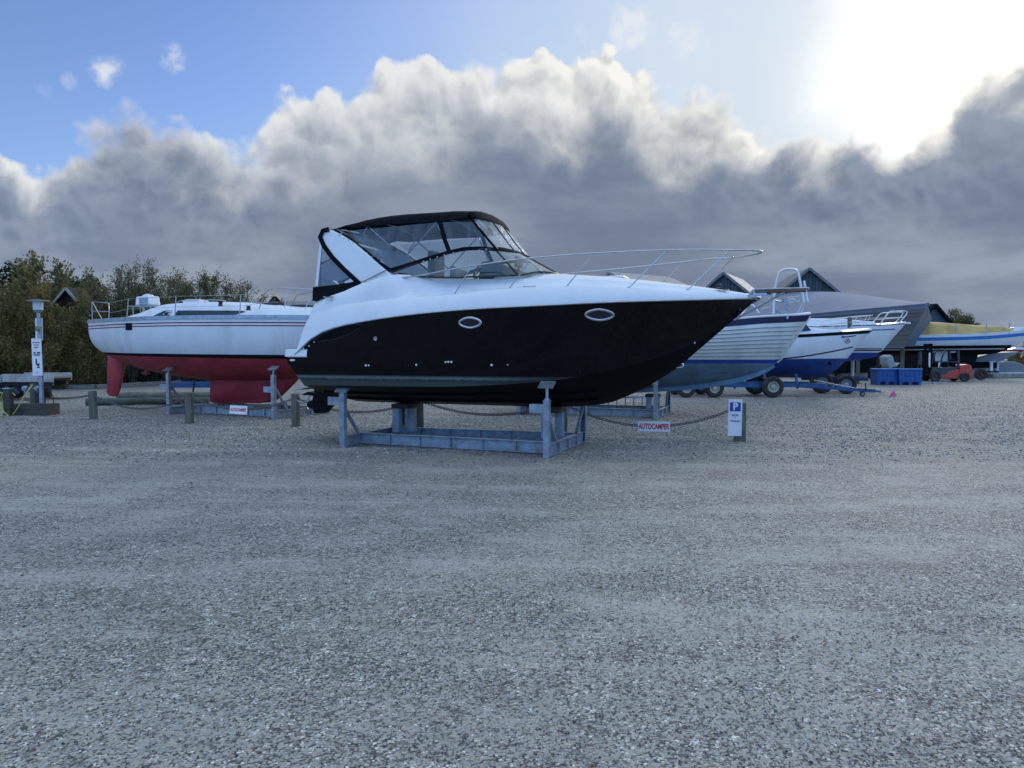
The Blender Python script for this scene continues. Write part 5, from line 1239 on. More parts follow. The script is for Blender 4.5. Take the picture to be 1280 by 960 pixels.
mb = MB(); strakes(mb, lambda s: max(.62, min(zkC(s), .9)), lambda s: 1.46, 7, [s for s in stC_ if zkC(s) < 1.46]); mb.grid([[HC.pt(-3.2, .62+.84*k/4, sd) for k in range(5)] for sd in (-1, 1)]); mb.build('hull_bottom', M['antifoul_bluegrey'], ck, smooth=25)
mb = MB(); HC.skin(mb, lambda s: 1.46, lambda s: 1.555, [s for s in stC_ if zkC(s) < 1.55], 2, out=.018); mb.build('waterline_stripe', M['sign_blue'], ck, smooth=40)
mb = MB(); HC.skin(mb, lambda s: zsC(s)-.17, lambda s: zsC(s)-.0, stC_, 2, out=.012); mb.build('gunwale_band', M['blue_dark'], ck, smooth=40)
mb = MB()
for sd in (-1, 1): mb.tube([HC.pt(s, zsC(s)+.01, sd, .015) for s in stC_], .028, 6)
mb.build('gunwale', M['gelcoat_old'], ck, smooth=50)
mb = MB(); rows = []
for s in stC_: rows.append([V3((s, bC(s)*k, zsC(s)+.06*(1-k*k))) for k in (-1, -.5, 0, .5, 1)])
mb.grid(rows); mb.build('deck', M['gelcoat_old'], ck, smooth=50)
kp = [V3((s, 0, zkC(s)-.03)) for s in lin(-3.1, 4.78, 44)]; mb = MB()
for i in range(len(kp)-1): mb.beam(kp[i], kp[i+1]+(kp[i+1]-kp[i])*.05, .11, .16 if kp[i].x < 3.9 else .16-.11*(kp[i].x-3.9), up=(0, 0, 1) if abs((kp[i+1]-kp[i]).normalized().z) < .9 else (1, 0, 0))
mb.build('keel', M['keel_blue'], ck)
MB().tube([V3((s, 0, zkC(s))) for s in lin(4.86, 5.64, 14)], .03, 6).build('stem', M['cream'], ck, smooth=60)
# pulpit with folded ladder
f = lambda x, y, w: V3(C.P(x, y, w))
for (w, dx) in ((-.26, 0), (.22, 0)):
    pts = [f(967+dx, 392, w), f(968+dx, 366, w), f(972.5+dx, 345, w), f(977+dx, 338.5, w), f(984+dx, 336.5, w), f(993+dx, 336.8, w), f(997.5+dx, 341, w), f(1000.5+dx, 354, w), f(1005+dx, 377.5, w)]
    pu = MB().tube(smooth_path(pts, 4), .032, 8).build('bow_pulpit', M['alu'], ck, smooth=60)
for w in (-.16, .1): MB().tube([f(1005, 351, w), f(1009.5, 378, w)], .032, 8).build('ladder_rail', M['alu'], ck, smooth=60)
for y in (356, 363, 370): MB().tube([f(1006.5+(y-352)*.13, y, -.16), f(1006.5+(y-352)*.13, y, .1)], .014, 6).build('ladder_rung', M['alu'], ck)
MB().tube([f(1004, 377, -.2), f(997, 392, -.18)], .018, 6).build('pulpit_leg', M['alu'], ck); MB().tube([f(1007, 377, -.1), f(1001, 392, -.1)], .014, 6).build('pulpit_leg', M['alu'], ck)
for y in (372, 378): MB().tube([f(984, y, -.3), f(1000, y-2, -.24)], .011, 6).build('pulpit_bar', M['alu'], ck)
MB().tube(smooth_path([f(985, 397, -.3), f(984.5, 380, -.3), f(986, 375, -.3), f(992, 374, -.3), f(995, 380, -.3), f(996, 392, -.3)], 3), .014, 6).build('hand_rail', M['steel'], ck, smooth=60)
MB().box(f(983, 395, -.45), (.10, .02, .16)).build('fairlead', M['steel'], ck, bevel=.01)
# plough anchor hung at the stemhead
an = MB(); P1 = [f(x, y, -.12) for x, y in ((964, 380), (965, 386), (969, 391), (978, 391.5), (974, 388), (968, 383))]
for w in (-.14, .02): pass
an.add([p+V3((0, -.05, 0)) for p in P1]+[p+V3((0, .12, 0)) for p in P1], [tuple(range(6)), tuple(range(6, 12))[::-1]]+[(i, 6+i, 6+(i+1) % 6, (i+1) % 6) for i in range(6)])
ao = an.build('anchor', M['galv'], ck, bevel=.01)
MB().tube(smooth_path([f(960, 374.5, -.1), f(968, 375.5, -.1), f(977, 377.5, -.1), f(979, 373, -.1)], 3), .028, 8).build('anchor_shank', M['steel'], ao, smooth=50)
MB().prism([(f(981, 374, 0).x, f(981, 374, 0).z), (f(984, 378, 0).x, f(984, 378, 0).z), (f(984, 388, 0).x, f(984, 388, 0).z), (f(977, 391, 0).x, f(977, 391, 0).z), (f(980, 384, 0).x, f(980, 384, 0).z)], -.2, .05).build('anchor_fluke', M['galv'], ao)
# low windscreen and rails further aft
ring = [f(925, 396, -.5), f(936, 381, -.45), f(941, 381, -.4), f(949, 391, -.4)]
MB().tube(ring, .02, 6).build('windscreen_frame', M['gelcoat_old'], ck, smooth=50)
MB().add([ring[0], ring[1], ring[2], ring[3]], [(0, 1, 2, 3)]).build('windscreen_pane', M['glass'], ck)
MB().tube(smooth_path([f(950, 392, -.6), f(952, 387, -.6), f(957, 384.5, -.55), f(963, 384, -.5)], 3), .012, 6).build('hand_rail', M['steel'], ck, smooth=60)
mb = MB(); mb.prism([(1.2, 2.45), (1.5, 2.82), (3.0, 2.82), (3.9, 2.62)], -.6, .6); mb.build('cabin', M['gelcoat_old'], ck, bevel=.05)
cradle('blue grey steel cradle with paired posts under the cream clinker boat', C, 3.8, 2.30, 1.12, lambda s, sd: 1.16, M['galv_blue'], keel_h=.60, arm_z=.98, blocks=True)
# ladder leaning low under the bow
l0, l1 = G(735, 516), G(818, 512); t_ = thing('ladder', 'aluminium ladder lying on edge behind the black cruiser keel', 'ladder', loc=(l0.x, l0.y+.4, 0)); d = V3((at(818, 500, 21.5).x-l0.x, .55, 0))
for zz in (.06, .40): MB().beam((0, 0, zz), d+V3((0, 0, zz)), .03, .05).build('rail', M['galv'], t_)
for i in range(7): u = (i+.5)/7; MB().beam(d*u+V3((0, 0, .06)), d*u+V3((0, 0, .40)), .03, .03).build('rung', M['galv'], t_)

# ------------------------------------------------------------------ two boats further right
def side_boat(name, label, cat, X, Y, yaw, stem, zs, b, L, wl, top_m, bot_m, stripes=(), e=2.3):
    fr = Fr((X, Y), yaw); o = thing(name, label, cat, fr); zk = curve(stem); zS = curve(zs); bb = curve(b)
    def sec(s, z):
        k = max(0, min(1, (z-zk(s))/max(.01, zS(s)-zk(s)))); q = max(0, min(1, (s+L*.45)/(L*.45)))
        return bb(s)*(1-(1-k)**(e-.9*q))**(.7+.25*q)
    H = Hull(bb, zS, zk, sec, -L, 0); st = [-L+L*(1-(1-i/36)**1.4) for i in range(37)]
    mb = MB(); H.skin(mb, wl, zS, st, 10); mb.grid([[H.pt(-L, wl(-L)+(zS(-L)-wl(-L))*k/3, sd) for k in range(4)] for sd in (-1, 1)]); mb.build('hull', top_m, o, smooth=40)
    sb = [s for s in st if zk(s) < wl(s)]
    mb = MB(); H.skin(mb, zk, wl, sb, 6); mb.grid([[H.pt(-L, zk(-L)+(wl(-L)-zk(-L))*k/3, sd) for k in range(4)] for sd in (-1, 1)]); mb.build('hull_bottom', bot_m, o, smooth=40)
    for nm, lo, hi, m in stripes:
        mb = MB(); HH = [s for s in st if zk(s) < hi(s)-.005]; H.skin(mb, lo, hi, HH, 1, out=.008); mb.build(nm, m, o, smooth=40)
    mb = MB(); mb.grid([[V3((s, bb(s)*k, zS(s)+.10*(1-k*k))) for k in (-1, -.5, 0, .5, 1)] for s in st]); mb.build('deck', M['gelcoat_old'], o, smooth=50)
    mb = MB()
    for sd in (-1, 1): mb.tube([H.pt(s, zS(s), sd, .01) for s in st], .022, 5)
    mb.build('rub_rail', M['ink'] if name == 'motorboat' else M['gelcoat_old'], o, smooth=50)
    return fr, o, H, zS, bb, st
XA = 13.94
fA, oA, HAx, zA2, bA2, stA2 = side_boat('motorboat', 'white motorboat with blue bottom on a blue trailer, low swept windscreen', 'motor boat', XA, 29.5, -12,
    [(-7.2, .78), (-3.4, .73), (-2.05, .74), (-1.58, .84), (-1.22, 1.1), (-.84, 1.53), (-.53, 1.97), (0, 2.58)],
    [(-7.2, 2.25), (-2.9, 2.40), (-.5, 2.545), (0, 2.575)], [(-7.2, 1.1), (-4, 1.25), (-2.5, 1.15), (-1.3, .78), (-.5, .35), (0, .02)], 7.2, lambda s: 1.50 if s > -2 else 1.50-.02*(-2-s), M['gelcoat_old'], M['blue_bottom'],
    [('rub_strip', lambda s: zA2s(s)-.09, lambda s: zA2s(s)-.01, M['ink'])] if False else [])
mb = MB(); HAx.skin(mb, lambda s: zA2(s)-.10, lambda s: zA2(s)-.02, stA2, 1, out=.012); mb.build('rub_strip', M['ink'], oA, smooth=40)
mb = MB(); HAx.skin(mb, lambda s: 1.50+.50*max(0, (s+3.4)/2.9)**1.3-.03, lambda s: 1.50+.50*max(0, (s+3.4)/2.9)**1.3+.02, [s for s in stA2 if -3.6 < s < -.62], 1, out=.012); mb.build('spray_stripe', M['blue_dark'], oA, smooth=40)
f = lambda x, y, w: V3(fA.P(x, y, w))
# windscreen and cabin of that boat
zc = [f(998, 415, -.8), f(1006, 401.5, -.7), f(1014, 402.5, -.7), f(1030, 414, -.6)]
mb = MB(); mb.prism([(-7.0, 2.35), (-6.8, 3.05), (-3.2, 3.0), (-2.6, 2.75), (-1.9, 2.62), (-1.2, 2.60), (-1.2, 2.4)], -.75, .75); mb.build('cabin', M['gelcoat'], oA, bevel=.06)
P1 = [fA.px(x, y, -.77) for x, y in ((1000, 414.5), (1006.5, 404), (1013.5, 413))]
for sd in (-1, 1): MB().add([V3((a, .765*sd, z)) for a, z in P1], [(0, 1, 2)]).build('windscreen', M['glass'] if sd > 0 else M['dark_glass'], oA); MB().tube([V3((a, .775*sd, z)) for a, z in P1], .016, 5, closed=True).build('windscreen_frame', M['blue_paint'], oA, smooth=50)
for sd in (-1, 1):
    g_ = lambda x, y, w: V3((fA.px(x, y, -w)[0], sd*w, fA.px(x, y, -w)[1]))
    pr = MB().tube(smooth_path([g_(1023, 403, .85), g_(1033, 399.5, .85), g_(1050, 397.5, .75), g_(1070, 395.5, .6), g_(1087, 394.3, .35), V3((.02, 0, 3.16))], 3), .017, 6).build('pulpit', M['alu'], oA, smooth=60)
    for (a, b, c, d_, w) in ((1038, 413, 1038, 398.5, .85), (1048, 412, 1057, 397, .72), (1062, 411.5, 1072, 395.5, .5), (1080, 411, 1088, 394.5, .3)): MB().tube([g_(a, b, w), g_(c, d_, w*.95)], .013, 6).build('stanchion', M['alu'], pr, smooth=60)
    MB().tube([g_(1025, 407, .84), g_(1057, 403, .70), g_(1082, 402, .38)], .009, 5).build('lifeline', M['steel'], pr)
MB().box(f(1062, 403, -.3), (.14, .2, .42)).build('deck_bag', M['wood_old'], oA, bevel=.03)
# hull side script and round emblem, read only as a scrawl at this distance
w0 = -.62
def on(x, y, out=.012):
    w = -.5
    for _ in range(8): s, z = fA.px(x, y, w); w = -HAx.sec(s, z)-out
    return V3((s, w, z))
sc_ = [(1052, 422.2), (1053.4, 419.8), (1054.6, 422.3), (1055.6, 421), (1057, 420.8), (1058, 421.5), (1059.2, 420.4), (1060.5, 421.3), (1061.8, 420.2), (1063, 421), (1064.4, 419.6), (1065.6, 420.8), (1067.2, 419.6), (1069.5, 419.6)]
MB().tube(smooth_path([on(*p) for p in sc_], 3), .016, 4).build('name_script', M['ink'], oA)
em = [(1059.3+3.1*math.cos(t), 426.4+2.6*math.sin(t)) for t in lin(0, 2*math.pi, 13)[:-1]]
MB().tube([on(*p) for p in em], .010, 4, closed=True).tube([on(1058.3, 427.6), on(1059.6, 425.2), on(1060.4, 427)], .012, 4).build('emblem', M['ink'], oA)
MB().tube([on(1036, 452.5), on(1038, 455)], .05, 6).build('skin_fitting', M['ink'], oA)

# blue trailer under it
TX = G(966, 497); t_ = thing('boat_trailer', 'long blue boat trailer with cream wheel rims and a drawbar reaching right', 'trailer', loc=(TX.x, TX.y, 0), rz=-.01)
Z = lambda y: EYE+(440-y)/FPX*29.1; Xp = lambda x: (x-966)/FPX*29.14
for yy in (.25, 2.0): MB().beam((Xp(842), yy, Z(482)), (Xp(1035), yy, Z(482)), .10, .16).build('side_rail', M['blue_paint'], t_)
for xx in (850, 905, 960, 1020): MB().beam((Xp(xx), .25, Z(484.5)), (Xp(xx), 2.0, Z(484.5)), .10, .10).build('cross_member', M['blue_paint'], t_)
MB().beam((Xp(985), .25, Z(481.5)), (Xp(1108), 1.05, Z(490.5)), .10, .13).beam((Xp(1108), 1.05, Z(490.5)), (Xp(1117), 1.1, Z(491.5)), .06, .07).build('drawbar', M['blue_paint'], t_)
MB().beam((Xp(1042), 2.0, Z(478.5)), (Xp(1090), 1.15, Z(488.5)), .07, .07).build('drawbar', M['galv'], t_)
for xx in (921, 960, 1000): MB().beam((Xp(xx), .28, Z(486)), (Xp(xx), .5, Z(468)), .08, .08).build('hull_support', M['blue_paint'], t_)
MB().box((Xp(945), .6, Z(479)), (2.6, .1, .10)).build('hull_support', M['blue_paint'], t_)
for xx, y_, r_ in ((966, .05, .41), (893, .05, .36), (858, .05, .36), (966, 2.2, .41), (893, 2.2, .36), (858, 2.2, .36)): wheel(t_, (Xp(xx), y_, r_), r_, .26, 'rim_cream')
MB().box((Xp(966), 1.1, .40), (.10, 2.1, .10)).box((Xp(893), 1.1, .36), (.10, 2.1, .10)).box((Xp(858), 1.1, .36), (.10, 2.1, .10)).build('axle', M['black_plastic'], t_)
wheel(t_, (Xp(1090), .85, .10), .10, .07, 'galv'); MB().tube([(Xp(1094.5), .85, .18), (Xp(1094.5), .9, Z(480))], .025, 8).build('jockey_stand', M['black_plastic'], t_)
M['pink'] = pm('pink', (.85, .12, .38), .6, var=.1)
p = at(1117, 494, 29.9); t_ = thing('warning_rag', 'bright pink rag tied to the trailer coupling', 'rag', loc=p)
MB().sheet([[V3((.03*math.sin(k*1.3+i)-.015*i+(.055+.012*i)*(k-1.5), .035*math.cos(i*2+k*2), .16-.075*i)) for k in range(4)] for i in range(5)], .012).build('cloth', M['pink'], t_, smooth=60)

XB = 19.64
fB2, oB, HBx, zB2, bB2, stB2 = side_boat('motorboat', 'tall white motorboat with navy lines and deep blue bottom, propped before the grey building', 'motor boat', XB, 38.0, -12,
    [(-9, 1.0), (-4, 1.15), (-2.6, 1.29), (-1.98, 1.38), (-1.27, 1.53), (-1.08, 1.80), (0, 3.16)],
    [(-9, 2.9), (-2.7, 3.05), (-1.4, 3.085), (0, 3.17)], [(-9, 1.3), (-5, 1.5), (-3, 1.3), (-1.5, .85), (-.6, .4), (0, .02)], 9.0, lambda s: 1.72, M['gelcoat_old'], M['sign_blue'])
for lo, hi in ((1.80, 1.86), (1.89, 1.93)):
    mb = MB(); HBx.skin(mb, lambda s: lo, lambda s: hi, [s for s in stB2 if HBx.zk(s) < lo], 1, out=.01); mb.build('waterline_stripe', M['blue_dark'], oB, smooth=40)
mb = MB(); HBx.skin(mb, lambda s: zB2(s)-.27, lambda s: zB2(s)-.22, [s for s in stB2 if s < -.5], 1, out=.008); mb.build('hull_stripe', M['blue_paint'], oB, smooth=40)
for sd in (-1, 1):
    g_ = lambda x, y, w: V3((fB2.px(x, y, -w)[0], sd*w, fB2.px(x, y, -w)[1]))
    pr = MB().tube(smooth_path([g_(1099.5, 406, .9), g_(1106, 397, .85), g_(1112, 390, .8), g_(1120, 389, .7), g_(1131, 388.8, .42), g_(1134, 391, .36), g_(1129, 398, .38), g_(1122.5, 405, .42)], 3), .03, 6).build('pulpit', M['alu'], oB, smooth=60)
    MB().tube([g_(1107, 397.5, .85), g_(1130, 396.5, .42)], .024, 6).build('pulpit_bar', M['alu'], pr)
    MB().tube([g_(1106, 397, .85), g_(1080, 398, 1.1), g_(1060, 399, 1.2)], .014, 5).build('lifeline', M['steel'], pr)
mb = MB(); mb.prism([(-8.5, 3.0), (-8.3, 3.5), (-3.2, 3.42), (-1.6, 3.24), (-1.4, 3.0)], -.7, .7); mb.build('cabin', M['gelcoat'], oB, bevel=.06)
MB().box(V3(fB2.P(1131, 404, 0)), (.5, .2, .07)).build('bow_fitting', M['gelcoat'], oB, bevel=.02)
def prop(x, yb, yt, r_, label, mat='galv'):
    p = G(x, yb); z = EYE+(440-yt)/FPX*p.y; t_ = thing('boat_prop', label, 'prop', loc=(p.x, p.y, 0), group='upright props under the boats'); MB().tube([(0, 0, 0), (0, 0, z)], r_, 10).build('post', M[mat], t_, smooth=50); MB().box((0, 0, z-.02), (.3, .3, .05)).build('head_plate', M[mat], t_); MB().box((0, 0, .01), (.34, .34, .03)).build('foot_plate', M[mat], t_)
prop(1065.5, 481.5, 449.5, .085, 'round pale steel prop under the tall white motorboat'); prop(1072, 479.5, 449, .10, 'brown timber prop beside the round steel one', 'wood_old')
p = G(1052, 480); t_ = thing('dark_filler', 'made-up dark upright panels filling the dark area under the tall white motorboat', 'filler', loc=(p.x, p.y, 0), rz=.1)
for i in range(6): MB().box((-.35+i*.14, .05*i, .62), (.12, .05, 1.24)).build('board', M['ink'], t_, bevel=.008)  # made-up panels that fill the dark area under the hull
p = at(1027, 490, 32); t_ = thing('trailer_bogie', 'dark two axle trailer bogie with big worn tyres behind the blue drawbar', 'trailer', loc=(p.x, 32, 0), rz=-.35)
wheel(t_, (0, 0, .45), .45, .28, 'galv'); wheel(t_, (.95, .0, .40), .40, .26, 'galv'); wheel(t_, (0, 1.9, .45), .45, .28, 'galv'); wheel(t_, (.95, 1.9, .40), .40, .26, 'galv')
MB().box((.45, .9, .50), (1.5, .1, .12)).box((0, .95, .45), (.1, 1.8, .1)).box((.95, .95, .42), (.1, 1.8, .1)).box((.5, .25, .62), (2.6, .1, .14)).box((.5, 1.65, .62), (2.6, .1, .14)).build('chassis', M['blue_dark'], t_)

# ------------------------------------------------------------------ the big grey building and the gables behind
def slat_mat(name, a, b, sc, axis=2, wd=.16):
    m = bpy.data.materials.new(name); m.use_nodes = True; t = NT(m.node_tree); co = t.n('ShaderNodeTexCoord').outputs['Object']
    c_ = t.n('ShaderNodeSeparateXYZ', {0: co}).outputs[axis]; fr_ = t.m('FRACT', t.m('MULTIPLY', c_, sc)); idx = t.m('FLOOR', t.m('MULTIPLY', c_, sc))
    rnd = t.n('ShaderNodeTexWhiteNoise', {'W': idx}, noise_dimensions='1D').outputs[0]
    col = t.mix(t.m('ADD', t.m('MULTIPLY', rnd, .6), t.m('MULTIPLY', t.noise(co, 1.5, 5, .6), .5)), a, b)
    col = t.mix(t.ss(fr_, wd, wd*.4), col, tuple(c*.25 for c in a))
    bs = t.n('ShaderNodeBsdfPrincipled', {'Base Color': col, 'Roughness': .7}); t.n('ShaderNodeOutputMaterial', {'Surface': bs.outputs[0]}); return m
M['slat_dark'] = slat_mat('slat_dark', (.045, .055, .060), (.085, .10, .105), 3.6)
M['slat_vert'] = slat_mat('slat_vert', (.030, .040, .050), (.065, .08, .095), 3.0, 0, .3)
M['roof_metal'] = pm('roof_metal', (.17, .20, .27), .85, 0, spec=.15, var=.06, scale=.6, dirt=(.14, .155, .18), dirt_amt=.4, dirt_scale=.5)
M['clad_grey'] = pm('clad_grey', (.14, .18, .23), .5, .1, var=.08, scale=.8)
M['roof_grey'] = pm('roof_grey', (.16, .165, .165), .7, var=.12, scale=2, dirt=(.09, .09, .085), dirt_amt=.4)
M['roof_beige'] = pm('roof_beige', (.30, .29, .27), .7, var=.1, scale=2)
M['wall_blue'] = pm('wall_blue', (.04, .055, .085), .6, var=.1, scale=1)
a_ = at(1157, 384, 47); b_ = at(1131, 433, 47.3); c_ = at(905, 404, 74); d_ = at(905, 436, 74)
c_.z = a_.z; d_.z = b_.z
t_ = thing('boathouse', 'long grey boat shaped building with outward leaning dark slatted wall and pale metal roof', 'building', loc=(b_.x, b_.y, 0)); O_ = V3((b_.x, b_.y, 0))
mb = MB(); rows = []; n = 16
for i in range(n):
    for (k0, o) in ((i/n, .06), ((i+1)/n, .0)):
        p0, p1 = b_.lerp(a_, k0), d_.lerp(c_, k0); rows.append([p0+V3((0, -o, 0))-O_, p0.lerp(p1, .5)+V3((0, -o, 0))-O_, p1+V3((0, -o, 0))-O_])
mb.grid(rows); mb.build('slatted_wall', M['slat_dark'], t_)
e_ = at(1161, 383.5, 48.0); f_ = at(1165, 399, 51); g_ = at(1146, 436, 51.5); g_.z = b_.z; e_.z = a_.z+.02
MB().add([p-O_ for p in (a_, e_, f_, g_, b_)], [(0, 1, 2, 3, 4)]).build('end_wall', M['clad_grey'], t_)
# fascia, roof shell, back wall
MB().beam(a_-O_+V3((.05, -.05, 0)), c_-O_+V3((0, -.05, 0)), .18, .16).build('fascia', M['roof_metal'], t_)
ridge = [at(x, y, Y) for x, y, Y in ((1161, 383.5, 48.2), (1140, 380.0, 53), (1120, 376.8, 57), (1080, 370.8, 64), (1045, 366.8, 70), (1008, 366.2, 77), (975, 367.5, 84), (930, 371, 92))]
eave = [a_.lerp(c_, u) for u in (0, .13, .26, .42, .56, .72, .86, 1.0)]
rows = []
for e, r_ in zip(eave, ridge):
    rows.append([e-O_+V3((0, 0, .08))]+[e.lerp(r_, u)-O_+V3((0, 0, .08+.5*math.sin(math.pi*u)*min(1, (r_-e).length/14)*.6)) for u in (.25, .5, .75)]+[r_-O_])
MB().sheet(rows, .15).build('roof', M['roof_metal'], t_, smooth=50)
backp = [r_+V3((.3, 2, 0)) for r_ in ridge[2:]]
MB().grid([[r_-O_ for r_ in ridge[2:]], [V3((p.x, p.y, b_.z))-O_ for p in backp]]).build('back_wall', M['clad_grey'], t_)
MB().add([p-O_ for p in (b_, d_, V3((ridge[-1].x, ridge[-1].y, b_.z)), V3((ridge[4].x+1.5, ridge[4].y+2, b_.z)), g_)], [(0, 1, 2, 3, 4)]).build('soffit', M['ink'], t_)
MB().beam(b_-O_+V3((-.1, -.08, -.06)), b_.lerp(d_, .12)-O_+V3((0, -.08, -.06)), .06, .10).build('sill_strip', M['roof_metal'], t_)
for x, Y in ((1128, 48.5), (1121, 53), (1150, 51), (1098, 56)):
    p = at(x, 440, Y); MB().tube([(p.x-O_.x, Y-O_.y, 0), (p.x-O_.x, Y-O_.y, b_.z)], .13, 8).build('pillar', M['wood_old'], t_, smooth=50)
q0 = at(1098, 440, 62); q1 = at(1190, 440, 62)
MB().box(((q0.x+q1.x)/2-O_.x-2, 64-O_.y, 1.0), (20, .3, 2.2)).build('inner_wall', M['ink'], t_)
def gable(name, label, ax, ay, Y, width, pitch, depth, yaw, wall, roof, trim, wall_h=None, group=None, bb=.26):
    p = at(ax, ay, Y); t_ = thing(name, label, 'house', loc=(p.x, Y, 0), rz=yaw, group=group); rise = width/2*math.tan(pitch); ze = p.z-rise; h2 = width/2
    MB().add([(-h2, 0, 0), (h2, 0, 0), (h2, 0, ze), (0, 0, p.z-.05), (-h2, 0, ze), (-h2, depth, 0), (h2, depth, 0), (h2, depth, ze), (0, depth, p.z-.05), (-h2, depth, ze)], [(0, 1, 2, 3, 4), (5, 9, 8, 7, 6), (0, 4, 9, 5), (1, 6, 7, 2)]).build('wall', wall, t_)
    th = .14
    for sd in (-1, 1):
        x1, z1 = sd*(h2+.3), ze-.3*math.tan(pitch); n_ = V3((sd*math.sin(pitch), 0, math.cos(pitch)))*th
        vs = [V3((0, -.3, p.z)), V3((0, depth+.3, p.z)), V3((x1, depth+.3, z1)), V3((x1, -.3, z1))]; vs2 = [v+n_ for v in vs]; vs2[0].x = vs2[1].x = 0
        MB().add(vs+vs2, [(0, 1, 2, 3), (7, 6, 5, 4), (0, 3, 7, 4), (1, 5, 6, 2), (2, 6, 7, 3), (0, 4, 5, 1)]).build('roof', roof, t_)
        MB().beam((0, -.33, p.z+.02), (x1, -.33, z1+.02), .06, bb).build('bargeboard', trim, t_)
    return t_
GR = 'gabled houses behind the yard'
gable('gabled_house', 'dark slatted gable behind the bow rail of the black cruiser, left of the steel arch', 905, 341.5, 80, 5.6, R(40), 9, -.50, M['slat_vert'], M['roof_beige'], M['roof_grey'], group=GR)
gable('gabled_house', 'tall dark slatted gable right of the steel arch, above the pale metal roof', 1011, 336, 80, 7.0, R(40), 9, -.12, M['slat_vert'], M['roof_grey'], M['roof_grey'], group=GR)
gable('gabled_house', 'small dark blue gable between the pale metal roof and the yellow tarpaulin', 1167, 381, 75, 4.2, R(43), 8, .25, M['wall_blue'], M['ink'], M['ink'], group=GR)
gable('gabled_house', 'house with a beige roof peeping over the foredeck of the black cruiser', 763.5, 341.3, 85, 6.5, R(22), 9, -.95, M['slat_vert'], M['roof_beige'], M['roof_beige'], group=GR)
gable('gabled_house', 'low dark gable peeping over the foredeck just right of the beige roof', 802, 346, 88, 4.6, R(38), 8, -.6, M['slat_vert'], M['roof_beige'], M['roof_beige'], group=GR)
gable('gabled_house', 'small dark gable behind the pulpit of the red and white sailboat', 344, 371.8, 70, 3.0, R(48), 5, .2, M['ink'], M['roof_grey'], M['ink'], group=GR)
gable('gabled_house', 'house with white bargeboards half hidden in the olive hedge', 87, 361.5, 37.9, 1.9, R(48), .9, -.05, M['wood_dark'], M['wood_dark'], M['board_pale'], group=GR, bb=.11)
p0 = at(352, 376.5, 75); p1 = at(392, 376.5, 75); t_ = thing('shed', 'long low shed with a grey pitched roof behind the sailboat pulpit', 'shed', loc=(p0.x, 75, 0))
w_ = 9.0; zt_ = p0.z
MB().add([(0, 0, zt_), (w_, 0, zt_-.05), (w_, -3, zt_-.75), (0, -3, zt_-.70)], [(0, 1, 2, 3)]).add([(0, 0, zt_), (w_, 0, zt_-.05), (w_, 3, zt_-.75), (0, 3, zt_-.70)], [(0, 1, 2, 3)]).build('roof', M['roof_grey'], t_); MB().box((w_/2, 0, (zt_-.8)/2), (w_-.1, 5.6, zt_-.8)).build('wall', M['slat_vert'], t_)

# ------------------------------------------------------------------ yellow tarpaulin sailboat, far right
Yy = 51.0; XY = (1288-640)/FPX*Yy
fY, oY, HY, zY, bY, stY = side_boat('sailboat', 'white sailboat with a light blue stripe under a yellow tarpaulin, far right', 'sailboat', XY, Yy, -5,
    [(-11, 1.7), (-8, 1.55), (-5, 1.5), (-2.5, 1.62), (-1.4, 1.95), (-.75, 2.35), (0, 3.15)], [(-11, 2.85), (-8, 2.86), (-4, 2.95), (0, 3.25)],
    [(-11, 1.0), (-7, 1.5), (-4, 1.3), (-1.8, .75), (0, .02)], 11, lambda s: 2.02+.03*max(0, s+9)/3, M['gelcoat'], M['ink'])
mb = MB(); HY.skin(mb, lambda s: zY(s)-.38, lambda s: zY(s)-.16, stY, 1, out=.01)
M['stripe_blue'] = pm('stripe_blue', (.03, .19, .50), .4, var=.05); mb.build('hull_stripe', M['stripe_blue'], oY, smooth=40)
mb = MB(); HY.skin(mb, lambda s: 1.98+.03*max(0, s+9)/3, lambda s: 2.14+.03*max(0, s+9)/3, [s for s in stY if HY.zk(s) < 2.0], 1, out=.012); mb.build('boot_stripe', M['ink'], oY, smooth=40)
mb = MB(); HY.skin(mb, lambda s: 1.86+.03*max(0, s+9)/3, lambda s: 1.93+.03*max(0, s+9)/3, [s for s in stY if HY.zk(s) < 1.8], 1, out=.012); mb.build('waterline_stripe', M['gelcoat_old'], oY, smooth=40)
MB().prism([(-6.6, 1.6), (-3.4, 1.6), (-3.8, .25), (-6.2, .25)], -.12, .12).build('keel', M['ink'], oY, bevel=.03)
M['yellow_tarp'] = pm('yellow_tarp', (.42, .32, .13), .8, var=.16, spec=.2, scale=1.2, bump=.02, bscale=3, dirt=(.20, .15, .06), dirt_amt=.6, dirt_scale=1.4)
rows = []; zr = curve([(-9.6, 3.0), (-9.0, 3.55), (-8.2, 3.78), (-6.5, 3.78), (-5.0, 3.68), (-3.6, 3.56), (-1.6, 3.42), (-1.0, 3.2)])
for i, s in enumerate(lin(-9.6, -1.0, 34)):
    b = bY(s)*.92; z0, z1 = zY(s)+.02, zr(s); sag = .07*math.sin(i*1.35)+.05*math.sin(i*.7+1)
    rows.append([V3((s+.05*math.sin(i), sd*b*q, z0+(z1-z0)*h_+(sag*math.sin(math.pi*h_)))) for sd, q, h_ in ((-1, 1, 0), (-1, .86, .30), (-1, .66, .62), (-1, .36, .88), (1, 0, 1), (1, .36, .88), (1, .66, .62), (1, .86, .3), (1, 1, 0))])
t_ = thing('tarpaulin', 'sagging yellow tarpaulin tied over the far right sailboat', 'tarpaulin', fY); MB().sheet(rows, .02).build('sheet', M['yellow_tarp'], t_, smooth=60)
for x in (1195, 1233, 1262): a, z = fY.px(x, 410, -1.3); MB().tube([(a, -1.3, 2.95), (a, -1.3, 3.60)], .03, 6).build('stanchion', M['steel'], oY)
